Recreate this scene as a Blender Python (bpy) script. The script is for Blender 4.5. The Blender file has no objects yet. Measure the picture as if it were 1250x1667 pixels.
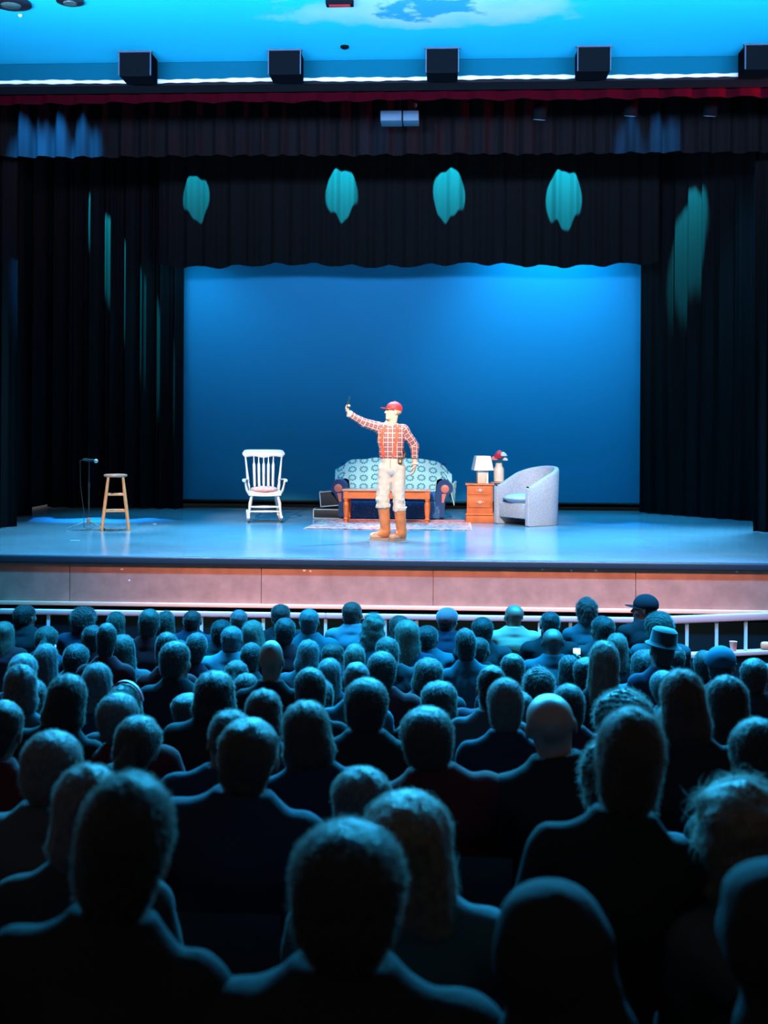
import bpy, bmesh, math, random
import numpy as np
from mathutils import Vector, Matrix, Euler, Quaternion
PI = math.pi
random.seed(7)
SC = bpy.context.scene
COL = SC.collection

# ------------------------------------------------------------------ camera
FPX, HORIZON, CAMZ = 1920.0, 700.0, 2.88        # focal length and eye line for the 1250x1667 frame
cam_data = bpy.data.cameras.new('camera')
cam_data.sensor_fit = 'HORIZONTAL'; cam_data.sensor_width = 36.0
cam_data.lens = FPX / 1250.0 * 36.0
cam_data.shift_y = -(833.5 - HORIZON) / 1250.0
cam_data.clip_start = 0.05; cam_data.clip_end = 200
cam_data.dof.use_dof = True; cam_data.dof.focus_distance = 15.5; cam_data.dof.aperture_fstop = 5.0
cam = bpy.data.objects.new('camera', cam_data); COL.objects.link(cam)
CAMR = Matrix.Rotation(math.radians(3.0), 3, 'Z') @ Matrix.Rotation(PI / 2, 3, 'X') @ Matrix.Rotation(math.radians(0.3), 3, 'Z')
cam.matrix_world = Matrix.Translation((0, 0, CAMZ)) @ CAMR.to_4x4()
SC.camera = cam

def at(px, py, Y=None, z=None):
    """the place seen at a pixel of the photograph, at depth Y or at height z"""
    d = CAMR @ Vector(((px - 625) / FPX, -(py - HORIZON) / FPX, -1))
    t = Y / d.y if Y is not None else (z - CAMZ) / d.z
    return Vector((0, 0, CAMZ)) + d * t

# ------------------------------------------------------------------ exposure, world, lamps
SC.view_settings.view_transform = 'Standard'; SC.view_settings.look = 'None'
SC.view_settings.exposure = 0.0; SC.view_settings.gamma = 1.0
SC.view_settings.use_curve_mapping = False
SC.cycles.use_denoising = True
SC.cycles.max_bounces = 6; SC.cycles.diffuse_bounces = 3; SC.cycles.glossy_bounces = 3
SC.cycles.sample_clamp_indirect = 4.0; SC.cycles.sample_clamp_direct = 30.0

world = bpy.data.worlds.new('World'); SC.world = world; world.use_nodes = True
wb = world.node_tree.nodes['Background']
wb.inputs['Color'].default_value = (0.09, 0.09, 0.092, 1); wb.inputs['Strength'].default_value = 1.0

def aim(o, loc, target):
    o.location = loc
    o.rotation_euler = (Vector(target) - Vector(loc)).to_track_quat('-Z', 'Y').to_euler()

def spot(loc, target, power, colour, angle, blend=0.3, radius=0.05, name='spotlight'):
    l = bpy.data.lights.new(name, 'SPOT'); l.energy = power; l.color = colour
    l.spot_size = math.radians(angle); l.spot_blend = blend; l.shadow_soft_size = radius
    o = bpy.data.objects.new(name, l); COL.objects.link(o); aim(o, loc, target); return o

def area(loc, target, power, colour, sx, sy, name='lamp_bank', spread=180):
    l = bpy.data.lights.new(name, 'AREA'); l.energy = power; l.color = colour; l.shape = 'RECTANGLE'
    l.size = sx; l.size_y = sy; l.spread = math.radians(spread)
    o = bpy.data.objects.new(name, l); COL.objects.link(o); aim(o, loc, target); return o

CYAN = (0.01, 0.42, 1.0); BLUE = (0.01, 0.30, 1.0); TEAL = (0.01, 0.72, 1.0)
# front-of-house lamps on the performer and the set, hung from the ceiling just nearer than the frame
for x, tx, ty, tz, e, a in ((-2.2, -.8, 15.4, 2.2, 2900, 15), (1.6, -.9, 15.4, 2.3, 2000, 15), (-3.0, -2.9, 18.2, 1.9, 5500, 12), (-.9, -.8, 18.5, 1.75, 5500, 14),
                            (.9, .9, 18.3, 1.8, 5500, 14), (-4.6, -4.6, 16.4, 1.8, 2600, 9)):
    spot((x, 9.2, 6.5), (tx, ty, tz), e, (1.0, .80, .66), a, .8, .06, 'front_of_house_lamp')
# a low warm wash on the stage front
area((0, 7.6, 6.5), (0, 13.0, 1.0), 72, (1.0, .43, .23), 7, .3, 'apron_wash', 26)
# blue ceiling wash from added, unseen lamps just nearer than the frame
for x in (-3.8, -.1, 3.7):
    area((x, 8.0, 5.7), (x * .9, 11.6, 7.5), 210, (.36, .52, 1.0), 3.4, .3, 'added_ceiling_wash', 80)
# blue downlight added to colour the front rows; its source is out of view
for x in (-3.2, 0.2, 3.4):
    area((x, 10.6, 6.85), (x * .95, 9.3, 1.2), 1250, CYAN, 3.0, .25, 'added_audience_lamp', 90)
# lanterns behind the top of the opening: they edge the heads further back
for x in (-4.0, -2.0, 0.0, 2.0, 4.0):
    spot((x, 14.6, 7.02), (x * .6, 6.3, 1.6), 14500, (.03, .50, 1.0), 36, .8, .08, 'audience_back_lamp')
# stage: cool back light over the deck, hidden behind the borders
for x in (-4.6, -2.2, .2, 2.6, 4.6):
    spot((x, 17.4, 8.3), (x * .92, 14.9, 1.45), 5200, (0.14, .60, 1.0), 62, .9, .15, 'stage_wash_lamp')
    spot((x, 18.7, 8.3), (x * .92, 18.6, 1.45), 1500, (0.03, .50, 1.0), 46, .9, .15, 'stage_wash_lamp')
# backdrop lamps: a strong one on the right, a weak one on the left, a strip along the top
spot((1.9, 20.1, 8.0), (1.8, 21.3, 4.4), 1250, (0.01, .55, 1.0), 80, 1.0, .25, 'backdrop_lamp')
spot((-4.6, 20.1, 6.4), (-4.5, 21.3, 3.6), 110, (0.01, .58, 1.0), 110, 1.0, .25, 'backdrop_lamp')
# teal beams that land on the black border as ovals
for px, py, a, e in ((320, 322, 16, 70), (556, 314, 19, 120), (730, 314, 19, 120), (918, 320, 20, 130)):
    p = at(px, py, Y=19.8)
    spot((p.x, 18.75, 8.15), (p.x, 19.85, p.z), e * 65, TEAL, a, .12, .01, 'beam_lamp')
p = at(1124, 352, Y=20.0); spot((p.x - .35, 19.0, 8.9), (p.x, 19.98, p.z), 9000, TEAL, 15, .5, .01, 'beam_lamp')
p = at(168, 400, Y=20.7); spot((p.x - 1.05, 20.25, 8.6), (p.x, 20.78, p.z + .1), 9000, TEAL, 15, .5, .01, 'beam_lamp')
# blue spill on the hem of the near border
for px, py, e, a in ((45, 254, 11000, 15), (92, 254, 13000, 15), (140, 254, 11000, 14), (1025, 240, 3500, 13), (1080, 240, 4500, 13), (612, 240, 500, 13)):
    p = at(px, py, Y=16.0); spot((p.x, 14.9, 8.9), (p.x, 16.0, p.z - .05), e, BLUE, a, .9, .02, 'blue_spill_lamp')
p = at(650, 195, Y=15.0); spot((p.x, 14.2, 7.9), (p.x, 15.0, p.z), 12, (0.02, .4, 1.0), 30, .6, .02, 'blue_spill_lamp')  # extra spot, added just to light the pale hung unit
# a red lamp on the right half of the valance
spot((6.2, 12.3, 6.3), (3.6, 13.45, 6.70), 1300, (1.0, .03, .12), 34, 1.0, .05, 'valance_lamp')

# ------------------------------------------------------------------ materials
def srgb(h):
    if isinstance(h, str):
        c = [int(h[i:i + 2], 16) / 255 for i in (0, 2, 4)]
        return tuple(((v + .055) / 1.055) ** 2.4 if v > .04045 else v / 12.92 for v in c)
    return tuple(h)
MATS = {}
def mat(name, col, rough=.6, metal=0.0, spec=.5, sheen=0.0, sheen_tint=(1, 1, 1), sheen_rough=.3, bump=0.0, bscale=60, bstretch=(1, 1, 1), mottle=0.0, mscale=6, emit=None, alpha=None, coat=0.0):
    if name in MATS: return MATS[name]
    m = bpy.data.materials.new(name); m.use_nodes = True; MATS[name] = m
    nt = m.node_tree; b = nt.nodes['Principled BSDF']; c = srgb(col)
    b.inputs['Base Color'].default_value = (*c, 1); b.inputs['Roughness'].default_value = rough
    b.inputs['Metallic'].default_value = metal; b.inputs['Specular IOR Level'].default_value = spec
    b.inputs['Sheen Weight'].default_value = sheen; b.inputs['Sheen Tint'].default_value = (*sheen_tint, 1); b.inputs['Sheen Roughness'].default_value = sheen_rough
    b.inputs['Coat Weight'].default_value = coat
    if emit: b.inputs['Emission Color'].default_value = (*emit[0], 1); b.inputs['Emission Strength'].default_value = emit[1]
    if bump or mottle:
        tc = nt.nodes.new('ShaderNodeTexCoord'); mp = nt.nodes.new('ShaderNodeMapping'); mp.inputs['Scale'].default_value = bstretch
        nt.links.new(tc.outputs['Object'], mp.inputs['Vector'])
    if bump:
        n = nt.nodes.new('ShaderNodeTexNoise'); n.inputs['Scale'].default_value = bscale; n.inputs['Detail'].default_value = 3
        bp = nt.nodes.new('ShaderNodeBump'); bp.inputs['Strength'].default_value = bump; bp.inputs['Distance'].default_value = .01
        nt.links.new(mp.outputs[0], n.inputs['Vector']); nt.links.new(n.outputs['Fac'], bp.inputs['Height']); nt.links.new(bp.outputs[0], b.inputs['Normal'])
    if mottle:
        n = nt.nodes.new('ShaderNodeTexNoise'); n.inputs['Scale'].default_value = mscale; n.inputs['Detail'].default_value = 5
        r = nt.nodes.new('ShaderNodeMapRange'); r.inputs['From Min'].default_value = .3; r.inputs['From Max'].default_value = .7
        r.inputs['To Min'].default_value = 1 - mottle; r.inputs['To Max'].default_value = 1 + mottle
        mx = nt.nodes.new('ShaderNodeVectorMath'); mx.operation = 'SCALE'; mx.inputs[0].default_value = c
        nt.links.new(mp.outputs[0], n.inputs['Vector']); nt.links.new(n.outputs['Fac'], r.inputs['Value']); nt.links.new(r.outputs[0], mx.inputs['Scale'])
        nt.links.new(mx.outputs[0], b.inputs['Base Color'])
    return m

# ------------------------------------------------------------------ object helpers
def link_mesh(name, me, m=None, parent=None, local=None):
    o = bpy.data.objects.new(name, me); COL.objects.link(o)
    if m is not None:
        me.materials.clear(); me.materials.append(m)
    if parent is not None: o.parent = parent
    if local is not None: o.matrix_local = local
    return o
def tag(o, label=None, cat=None, group=None, kind=None):
    if label: o['label'] = label
    if cat: o['category'] = cat
    if group: o['group'] = group
    if kind: o['kind'] = kind
    return o
def thing(name, label, cat, loc=(0, 0, 0), rotz=0.0, group=None):
    o = bpy.data.objects.new(name, None); COL.objects.link(o); o.empty_display_size = .1
    o.location = loc; o.rotation_euler = (0, 0, rotz); return tag(o, label, cat, group)

class MB:
    """collects shapes into one mesh"""
    def __init__(s): s.v = []; s.f = []; s.sm = []
    def add(s, vs, fs, smooth=False):
        b = len(s.v); s.v += [tuple(v) for v in vs]; s.f += [tuple(i + b for i in f) for f in fs]; s.sm += [smooth] * len(fs); return s
    def box(s, c, size, rot=None, taper=1.0, bev=0.0):
        hx, hy, hz = size[0] / 2, size[1] / 2, size[2] / 2
        if bev <= 0:
            vs = [Vector((x * (hx if z < 0 else hx * taper), y * (hy if z < 0 else hy * taper), z * hz)) for z in (-1, 1) for y in (-1, 1) for x in (-1, 1)]
            fs = [(0, 2, 3, 1), (4, 5, 7, 6), (0, 1, 5, 4), (2, 6, 7, 3), (0, 4, 6, 2), (1, 3, 7, 5)]
        else:
            bm = bmesh.new(); bmesh.ops.create_cube(bm, size=1.0)
            for v in bm.verts: v.co = Vector((v.co.x * size[0] * (taper if v.co.z > 0 else 1), v.co.y * size[1] * (taper if v.co.z > 0 else 1), v.co.z * size[2]))
            bmesh.ops.bevel(bm, geom=bm.edges[:], offset=min(bev, min(size) * .49), segments=3, profile=.5, affect='EDGES')
            bm.verts.index_update(); vs = [v.co.copy() for v in bm.verts]; fs = [tuple(v.index for v in f.verts) for f in bm.faces]; bm.free()
        R = rot.to_matrix() if isinstance(rot, Euler) else rot
        vs = [((R @ v) if R is not None else v) + Vector(c) for v in vs]
        return s.add(vs, fs, bev > 0)
    def tube(s, pts, radii, n=12, caps=True, flat=1.0):
        pts = [Vector(p) for p in pts]
        if not hasattr(radii, '__len__'): radii = [radii] * len(pts)
        vs = []; fs = []; up = None
        for i, p in enumerate(pts):
            t = (pts[min(i + 1, len(pts) - 1)] - pts[max(i - 1, 0)]).normalized()
            if up is None: up = Vector((0, 0, 1)) if abs(t.z) < .9 else Vector((0, 1, 0))
            a = t.cross(up).normalized(); b = a.cross(t).normalized(); up = b
            for k in range(n):
                th = 2 * PI * k / n; vs.append(p + a * math.cos(th) * radii[i] + b * math.sin(th) * radii[i] * flat)
        for i in range(len(pts) - 1):
            for k in range(n): fs.append((i * n + k, i * n + (k + 1) % n, (i + 1) * n + (k + 1) % n, (i + 1) * n + k))
        if caps: fs.append(tuple(range(n))[::-1]); fs.append(tuple((len(pts) - 1) * n + k for k in range(n)))
        return s.add(vs, fs, True)
    def lathe(s, prof, c=(0, 0, 0), n=24, R=None):
        """prof: (radius, height) pairs about the local z axis"""
        vs = []; fs = []
        for r, z in prof:
            for k in range(n): vs.append(Vector((r * math.cos(2 * PI * k / n), r * math.sin(2 * PI * k / n), z)))
        for i in range(len(prof) - 1):
            for k in range(n): fs.append((i * n + k, i * n + (k + 1) % n, (i + 1) * n + (k + 1) % n, (i + 1) * n + k))
        fs.append(tuple(range(n))[::-1]); fs.append(tuple((len(prof) - 1) * n + k for k in range(n)))
        if R is not None: vs = [R @ v for v in vs]
        return s.add([v + Vector(c) for v in vs], fs, True)
    def ball(s, c, r, n=12, R=None):
        r = (r, r, r) if not hasattr(r, '__len__') else r
        prof = []; vs = []; fs = []
        for i in range(n + 1):
            a = PI * i / n
            for k in range(n * 2):
                b = PI * k / n; v = Vector((r[0] * math.sin(a) * math.cos(b), r[1] * math.sin(a) * math.sin(b), -r[2] * math.cos(a)))
                vs.append((R @ v if R is not None else v) + Vector(c))
        m = n * 2
        for i in range(n):
            for k in range(m): fs.append((i * m + k, i * m + (k + 1) % m, (i + 1) * m + (k + 1) % m, (i + 1) * m + k))
        return s.add(vs, fs, True)
    def prism(s, outline, axis, d0, d1, smooth=False):
        """outline: 2D points; axis 'y' extrudes along y from d0 to d1 (points are x,z); 'x' -> (y,z); 'z' -> (x,y)"""
        def P(u, v, d): return {'y': (u, d, v), 'x': (d, u, v), 'z': (u, v, d)}[axis]
        n = len(outline); vs = [P(u, v, d0) for u, v in outline] + [P(u, v, d1) for u, v in outline]
        fs = [tuple(range(n)), tuple(range(2 * n - 1, n - 1, -1))] + [(i, i + n, (i + 1) % n + n, (i + 1) % n) for i in range(n)]
        return s.add(vs, fs, smooth)
    def sheet(s, fn, nu, nv, thick=0.0):
        """fn(u,v) in 0..1 -> point; closed slab when thick > 0"""
        P = [[Vector(fn(i / nu, j / nv)) for j in range(nv + 1)] for i in range(nu + 1)]
        vs = [p for r in P for p in r]; W = nv + 1; fs = [(i * W + j, (i + 1) * W + j, (i + 1) * W + j + 1, i * W + j + 1) for i in range(nu) for j in range(nv)]
        if thick > 0:
            N = []
            for i in range(nu + 1):
                for j in range(nv + 1):
                    a = P[min(i + 1, nu)][j] - P[max(i - 1, 0)][j]; b = P[i][min(j + 1, nv)] - P[i][max(j - 1, 0)]
                    N.append(a.cross(b).normalized())
            m = len(vs); vs += [v - N[k] * thick for k, v in enumerate(vs)]
            fs += [tuple(i + m for i in f)[::-1] for f in fs[:nu * nv]]
            for i in range(nu):
                for j, fl in ((0, 0), (nv, 1)):
                    q = (i * W + j, i * W + j + m, (i + 1) * W + j + m, (i + 1) * W + j); fs.append(q if not fl else q[::-1])
            for j in range(nv):
                for i, fl in ((0, 1), (nu, 0)):
                    q = (i * W + j, i * W + j + m, i * W + j + 1 + m, i * W + j + 1); fs.append(q if not fl else q[::-1])
        return s.add(vs, fs, True)
    def mesh(s, name):
        me = bpy.data.meshes.new(name); me.from_pydata(s.v, [], s.f); me.update()
        me.polygons.foreach_set('use_smooth', s.sm)
        bm = bmesh.new(); bm.from_mesh(me); bmesh.ops.recalc_face_normals(bm, faces=bm.faces[:]); bm.to_mesh(me); bm.free()
        if any(s.sm): 
            try: me.set_sharp_from_angle(angle=math.radians(42))
            except Exception: pass
        return me
    def obj(s, name, m, parent=None, local=None): return link_mesh(name, s.mesh(name), m, parent, local)

# ------------------------------------------------------------------ soft solids: signed distance fields -> one continuous mesh
class SDF:
    def __init__(s, lo, hi, vox):
        s.vox = vox; s.lo = np.array(lo, float); s.n = np.ceil((np.array(hi) - s.lo) / vox).astype(int) + 1
        s.V = np.full(tuple(s.n), 1.0, np.float32)
        s.ax = [(s.lo[i] + np.arange(s.n[i]) * vox).astype(np.float32) for i in range(3)]
    def _win(s, lo, hi, pad):
        a = np.clip(((np.array(lo) - pad - s.lo) / s.vox).astype(int), 0, s.n - 1); b = np.clip(((np.array(hi) + pad - s.lo) / s.vox).astype(int) + 2, 1, s.n)
        sl = tuple(slice(int(a[i]), int(max(b[i], a[i] + 1))) for i in range(3))
        return sl, (s.ax[0][sl[0]][:, None, None], s.ax[1][sl[1]][None, :, None], s.ax[2][sl[2]][None, None, :])
    def _mix(s, sl, d, k, sub=False):
        v = s.V[sl]
        if sub:
            d = -d; h = np.clip(.5 - .5 * (v - d) / k, 0, 1); s.V[sl] = v * (1 - h) + d * h + k * h * (1 - h)
        else:
            h = np.clip(.5 + .5 * (v - d) / k, 0, 1); s.V[sl] = v * (1 - h) + d * h - k * h * (1 - h)
    def cap(s, a, b, ra, rb, k=.02, sub=False):
        a = np.array(a, float); b = np.array(b, float); R = max(ra, rb)
        sl, (x, y, z) = s._win(np.minimum(a, b) - R, np.maximum(a, b) + R, k + .04)
        ab = b - a; L = max(ab @ ab, 1e-9)
        t = np.clip(((x - a[0]) * ab[0] + (y - a[1]) * ab[1] + (z - a[2]) * ab[2]) / L, 0, 1)
        d = np.sqrt((x - a[0] - t * ab[0]) ** 2 + (y - a[1] - t * ab[1]) ** 2 + (z - a[2] - t * ab[2]) ** 2) - (ra + (rb - ra) * t)
        s._mix(sl, d, k, sub); return s
    def cyl(s, a, b, ra, rb, k=.01, sub=False, rnd=.004):
        a = np.array(a, float); b = np.array(b, float); R = max(ra, rb)
        sl, (x, y, z) = s._win(np.minimum(a, b) - R, np.maximum(a, b) + R, k + .04)
        ab = b - a; L = math.sqrt(ab @ ab); u = ab / L
        h = (x - a[0]) * u[0] + (y - a[1]) * u[1] + (z - a[2]) * u[2]
        r = np.sqrt(np.maximum((x - a[0]) ** 2 + (y - a[1]) ** 2 + (z - a[2]) ** 2 - h * h, 0))
        t = np.clip(h / L, 0, 1); dr = r - (ra + (rb - ra) * t) + rnd; dh = np.abs(h - L / 2) - L / 2 + rnd
        d = np.minimum(np.maximum(dr, dh), 0) + np.sqrt(np.maximum(dr, 0) ** 2 + np.maximum(dh, 0) ** 2) - rnd
        s._mix(sl, d, k, sub); return s
    def ell(s, c, r, k=.02, R=None, sub=False):
        c = np.array(c, float); m = max(r); sl, (x, y, z) = s._win(c - m, c + m, k + .04)
        x = x - c[0]; y = y - c[1]; z = z - c[2]
        if R is not None:
            M = np.array(R.transposed()); x, y, z = (M[i, 0] * x + M[i, 1] * y + M[i, 2] * z for i in range(3))
        k0 = np.sqrt((x / r[0]) ** 2 + (y / r[1]) ** 2 + (z / r[2]) ** 2); k1 = np.sqrt((x / r[0] ** 2) ** 2 + (y / r[1] ** 2) ** 2 + (z / r[2] ** 2) ** 2) + 1e-6
        s._mix(sl, k0 * (k0 - 1) / k1, k, sub); return s
    def plane(s, p, n, k=.004):
        """keep the side the normal points away from"""
        n = np.array(n, float); n = n / np.linalg.norm(n); x, y, z = s.ax[0][:, None, None], s.ax[1][None, :, None], s.ax[2][None, None, :]
        d = (x - p[0]) * n[0] + (y - p[1]) * n[1] + (z - p[2]) * n[2]; s.V = np.maximum(s.V, d).astype(np.float32); return s
    def grow(s, r): s.V = s.V - np.float32(r); return s
    def ripple(s, amp, freq, seed=0, stretch=(1, 1, 1), win=None):
        rs = np.random.RandomState(seed); x, y, z = s.ax[0][:, None, None], s.ax[1][None, :, None], s.ax[2][None, None, :]
        d = 0
        for i in range(5):
            w = rs.normal(size=3) * freq * np.array(stretch) * (1 + .4 * i); ph = rs.rand() * 6.28
            d = d + np.sin(x * w[0] + y * w[1] + z * w[2] + ph) / (1 + .4 * i)
        d = d * (amp / 2.5)
        if win is not None: d = d * np.exp(-((z - win[0]) / win[1]) ** 2)
        s.V = (s.V + d).astype(np.float32); return s
    def value(s, p):
        g = (np.array(p) - s.lo) / s.vox; i = np.clip(g.astype(int), 0, s.n - 2); f = g - i; v = 0
        for dx in (0, 1):
            for dy in (0, 1):
                for dz in (0, 1): v += s.V[i[0] + dx, i[1] + dy, i[2] + dz] * (f[0] if dx else 1 - f[0]) * (f[1] if dy else 1 - f[1]) * (f[2] if dz else 1 - f[2])
        return v
    def mesh(s, name, keep=False):
        V = s.V.copy()
        for ax in range(3):
            for e in (0, -1):
                q = [slice(None)] * 3; q[ax] = e; V[tuple(q)] = np.maximum(V[tuple(q)], 1e-3)
        I = V < 0; sh = np.array(V.shape) - 1
        cnt = np.zeros(sh, np.int8)
        for dx in (0, 1):
            for dy in (0, 1):
                for dz in (0, 1): cnt += I[dx:dx + sh[0], dy:dy + sh[1], dz:dz + sh[2]]
        cx, cy, cz = np.nonzero((cnt > 0) & (cnt < 8)); N = len(cx)
        idx = np.full(sh, -1, np.int64); idx[cx, cy, cz] = np.arange(N)
        cor = [(a, b, c) for a in (0, 1) for b in (0, 1) for c in (0, 1)]; val = [V[cx + a, cy + b, cz + c] for a, b, c in cor]
        acc = np.zeros((N, 3)); num = np.zeros(N)
        for i in range(8):
            for j in range(i + 1, 8):
                if sum(abs(cor[i][q] - cor[j][q]) for q in range(3)) != 1: continue
                m = (val[i] < 0) != (val[j] < 0); t = np.where(m, val[i] / (val[i] - val[j] + 1e-20), 0)
                P = np.array(cor[i])[None, :] + t[:, None] * (np.array(cor[j]) - np.array(cor[i]))[None, :]
                acc += P * m[:, None]; num += m
        co = (np.stack([cx, cy, cz], 1) + acc / num[:, None]) * s.vox + s.lo
        F = []
        for ax in range(3):
            u, v = [q for q in range(3) if q != ax]
            if ax == 1: u, v = v, u
            A = I; q0 = [slice(None)] * 3; q1 = [slice(None)] * 3; q0[ax] = slice(0, -1); q1[ax] = slice(1, None)
            a, b = A[tuple(q0)], A[tuple(q1)]; g = np.stack(np.nonzero(a != b), 1)
            g = g[(g[:, u] > 0) & (g[:, v] > 0) & (g[:, u] < sh[u]) & (g[:, v] < sh[v])]
            st = a[g[:, 0], g[:, 1], g[:, 2]]
            def cell(du, dv):
                h = g.copy(); h[:, u] -= du; h[:, v] -= dv; return idx[h[:, 0], h[:, 1], h[:, 2]]
            q = np.stack([cell(0, 0), cell(1, 0), cell(1, 1), cell(0, 1)], 1); q[~st] = q[~st][:, ::-1]; F.append(q)
        F = np.concatenate(F); F = F[(F >= 0).all(1)]
        # light smoothing removes the voxel ripple
        for _ in range(2):
            S = np.zeros_like(co); C = np.zeros(N)
            for a in range(4):
                for b in ((a + 1) % 4, (a + 3) % 4): np.add.at(S, F[:, a], co[F[:, b]]); np.add.at(C, F[:, a], 1)
            co = co * .5 + .5 * S / np.maximum(C, 1)[:, None]
        me = bpy.data.meshes.new(name); me.vertices.add(N); me.vertices.foreach_set('co', co.ravel())
        me.loops.add(len(F) * 4); me.loops.foreach_set('vertex_index', F.ravel().astype(np.int32))
        me.polygons.add(len(F)); me.polygons.foreach_set('loop_start', np.arange(0, len(F) * 4, 4, dtype=np.int32))
        me.update(calc_edges=True); me.validate(); me.polygons.foreach_set('use_smooth', [True] * len(me.polygons)); me.update()
        return me

# ================================================================== THE HOUSE AND THE STAGE
STAGE = 1.45; EDGE = 13.05; CEIL = 6.95
def struct(name, mb, m): o = mb.obj(name, m); o['kind'] = 'structure'; return o
M_black = mat('black_paint', (.014, .014, .015), .95, spec=.02)
M_carpet = mat('dark_carpet', (.010, .010, .012), .95, spec=.1, bump=.3, bscale=200)
# raked auditorium floor, one step per row
ROWY = [11.2 - .775 * i for i in range(13)]
ROWZ = [0, 0, 0, 0, .091, .206, .321, .435, .55, .665, .779, .894, 1.009]
m = MB()
for y, z in zip(ROWY, ROWZ):
    m.box((0, y + .2525, z / 2 - .06), (16, .775, z + .12))
m.box((0, .3, .50), (16, 2.93, 1.24))
struct('floor', m, M_carpet)
struct('floor_pit', MB().box((0, 12.54, -.06), (16, 1.2, .12)), mat('pit_carpet', (.006, .007, .008), .95, spec=.05))
# stage: deck, nosing, painted front, lit trim strip, dark toe
def stage_mat():
    mm = mat('stage_deck', (.1, .17, .24), .30, spec=.7)
    nt = mm.node_tree; b = nt.nodes['Principled BSDF']; tc = nt.nodes.new('ShaderNodeTexCoord')
    n = nt.nodes.new('ShaderNodeTexNoise'); n.inputs['Scale'].default_value = .55; n.inputs['Detail'].default_value = 3; n.inputs['Roughness'].default_value = .6
    r = nt.nodes.new('ShaderNodeMapRange'); r.inputs['From Min'].default_value = .35; r.inputs['From Max'].default_value = .68; r.inputs['To Min'].default_value = .17; r.inputs['To Max'].default_value = .22
    cr = nt.nodes.new('ShaderNodeValToRGB'); e = cr.color_ramp.elements
    e[0].position = .30; e[0].color = (.12, .19, .25, 1); e[1].position = .5; e[1].color = (.19, .28, .34, 1)
    n2 = nt.nodes.new('ShaderNodeTexNoise'); n2.inputs['Scale'].default_value = 40; n2.inputs['Detail'].default_value = 4
    bp = nt.nodes.new('ShaderNodeBump'); bp.inputs['Strength'].default_value = .08; bp.inputs['Distance'].default_value = .01
    L = nt.links.new
    L(tc.outputs['Object'], n.inputs['Vector']); L(n.outputs['Fac'], r.inputs['Value']); L(r.outputs[0], b.inputs['Roughness'])
    L(n.outputs['Fac'], cr.inputs['Fac']); L(cr.outputs['Color'], b.inputs['Base Color'])
    L(tc.outputs['Object'], n2.inputs['Vector']); L(n2.outputs['Fac'], bp.inputs['Height']); L(bp.outputs[0], b.inputs['Normal'])
    return mm
struct('floor_stage', MB().box((0, (EDGE + 22.5) / 2 + .02, STAGE - .03), (15, 22.5 - EDGE - .04, .06)), stage_mat())
struct('trim_1', MB().box((0, EDGE - .01, STAGE - .043), (15, .06, .086), bev=.02), mat('deck_nosing', (.012, .03, .045), .4))
def fascia_mat():
    mm = mat('stage_front_paint', (.40, .20, .145), .75, spec=.3, mottle=.16, mscale=7)
    return mm
FZ0 = .935
m = MB()
xs = [at(px, 950, Y=EDGE).x for px in (-420, -200, 113, 425, 705, 1035, 1345, 1600)]
for a, b in zip(xs, xs[1:]): m.box(((a + b) / 2, EDGE + .03, (FZ0 + STAGE - .086) / 2), (b - a - .008, .03, STAGE - .086 - FZ0))
m.box((0, EDGE + .06, (FZ0 + STAGE - .09) / 2), (15, .02, STAGE - .09 - FZ0))
struct('wall_stage_front', m, fascia_mat())
struct('trim_2', MB().box((0, EDGE - .005, FZ0 - .022), (15, .05, .045), bev=.008), mat('trim_strip', (.85, .50, .33), .5))
struct('wall_stage_toe', MB().box((0, EDGE + .10, FZ0 / 2 - .02), (15, .06, FZ0 - .04)), mat('toe_paint', (.004, .014, .018), .95, spec=.02))
# small scraps of tape on the top edge of the stage front and on the deck
M_tape = mat('white_tape', (.75, .78, .78), .7)
for px, py, w in ((198, 927, .03), (495, 929, .03), (505, 930, .02), (883, 927, .02), (970, 929, .03), (1200, 931, .02), (210, 945, .02), (930, 929, .02)):
    p = at(px, py, Y=EDGE - .001)
    tag(MB().box((p.x, EDGE + .0125, p.z), (w, .004, .02)).obj('tape_scrap', M_tape), 'small pale scrap of tape on the stage front, %s' % {198: 'far left at its top edge', 495: 'left one of the close pair', 505: 'right one of the close pair', 883: 'first right of the performer, top edge', 970: 'second right of the performer, top edge', 1200: 'rightmost, at its top edge', 210: 'just below the far left one', 930: 'between the second and third at right'}[px], 'tape', 'tape scraps on the stage front')
for px, py, w in ((122, 880, .12), (252, 853, .05)):
    p = at(px, py, z=STAGE)
    tag(MB().box((p.x, p.y, STAGE + .002), (w, .03, .004)).obj('floor_tape', M_tape), 'short white tape mark on the deck ' + ('below the microphone stand' if px < 200 else 'behind and right of the wooden stool'), 'tape')

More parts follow.
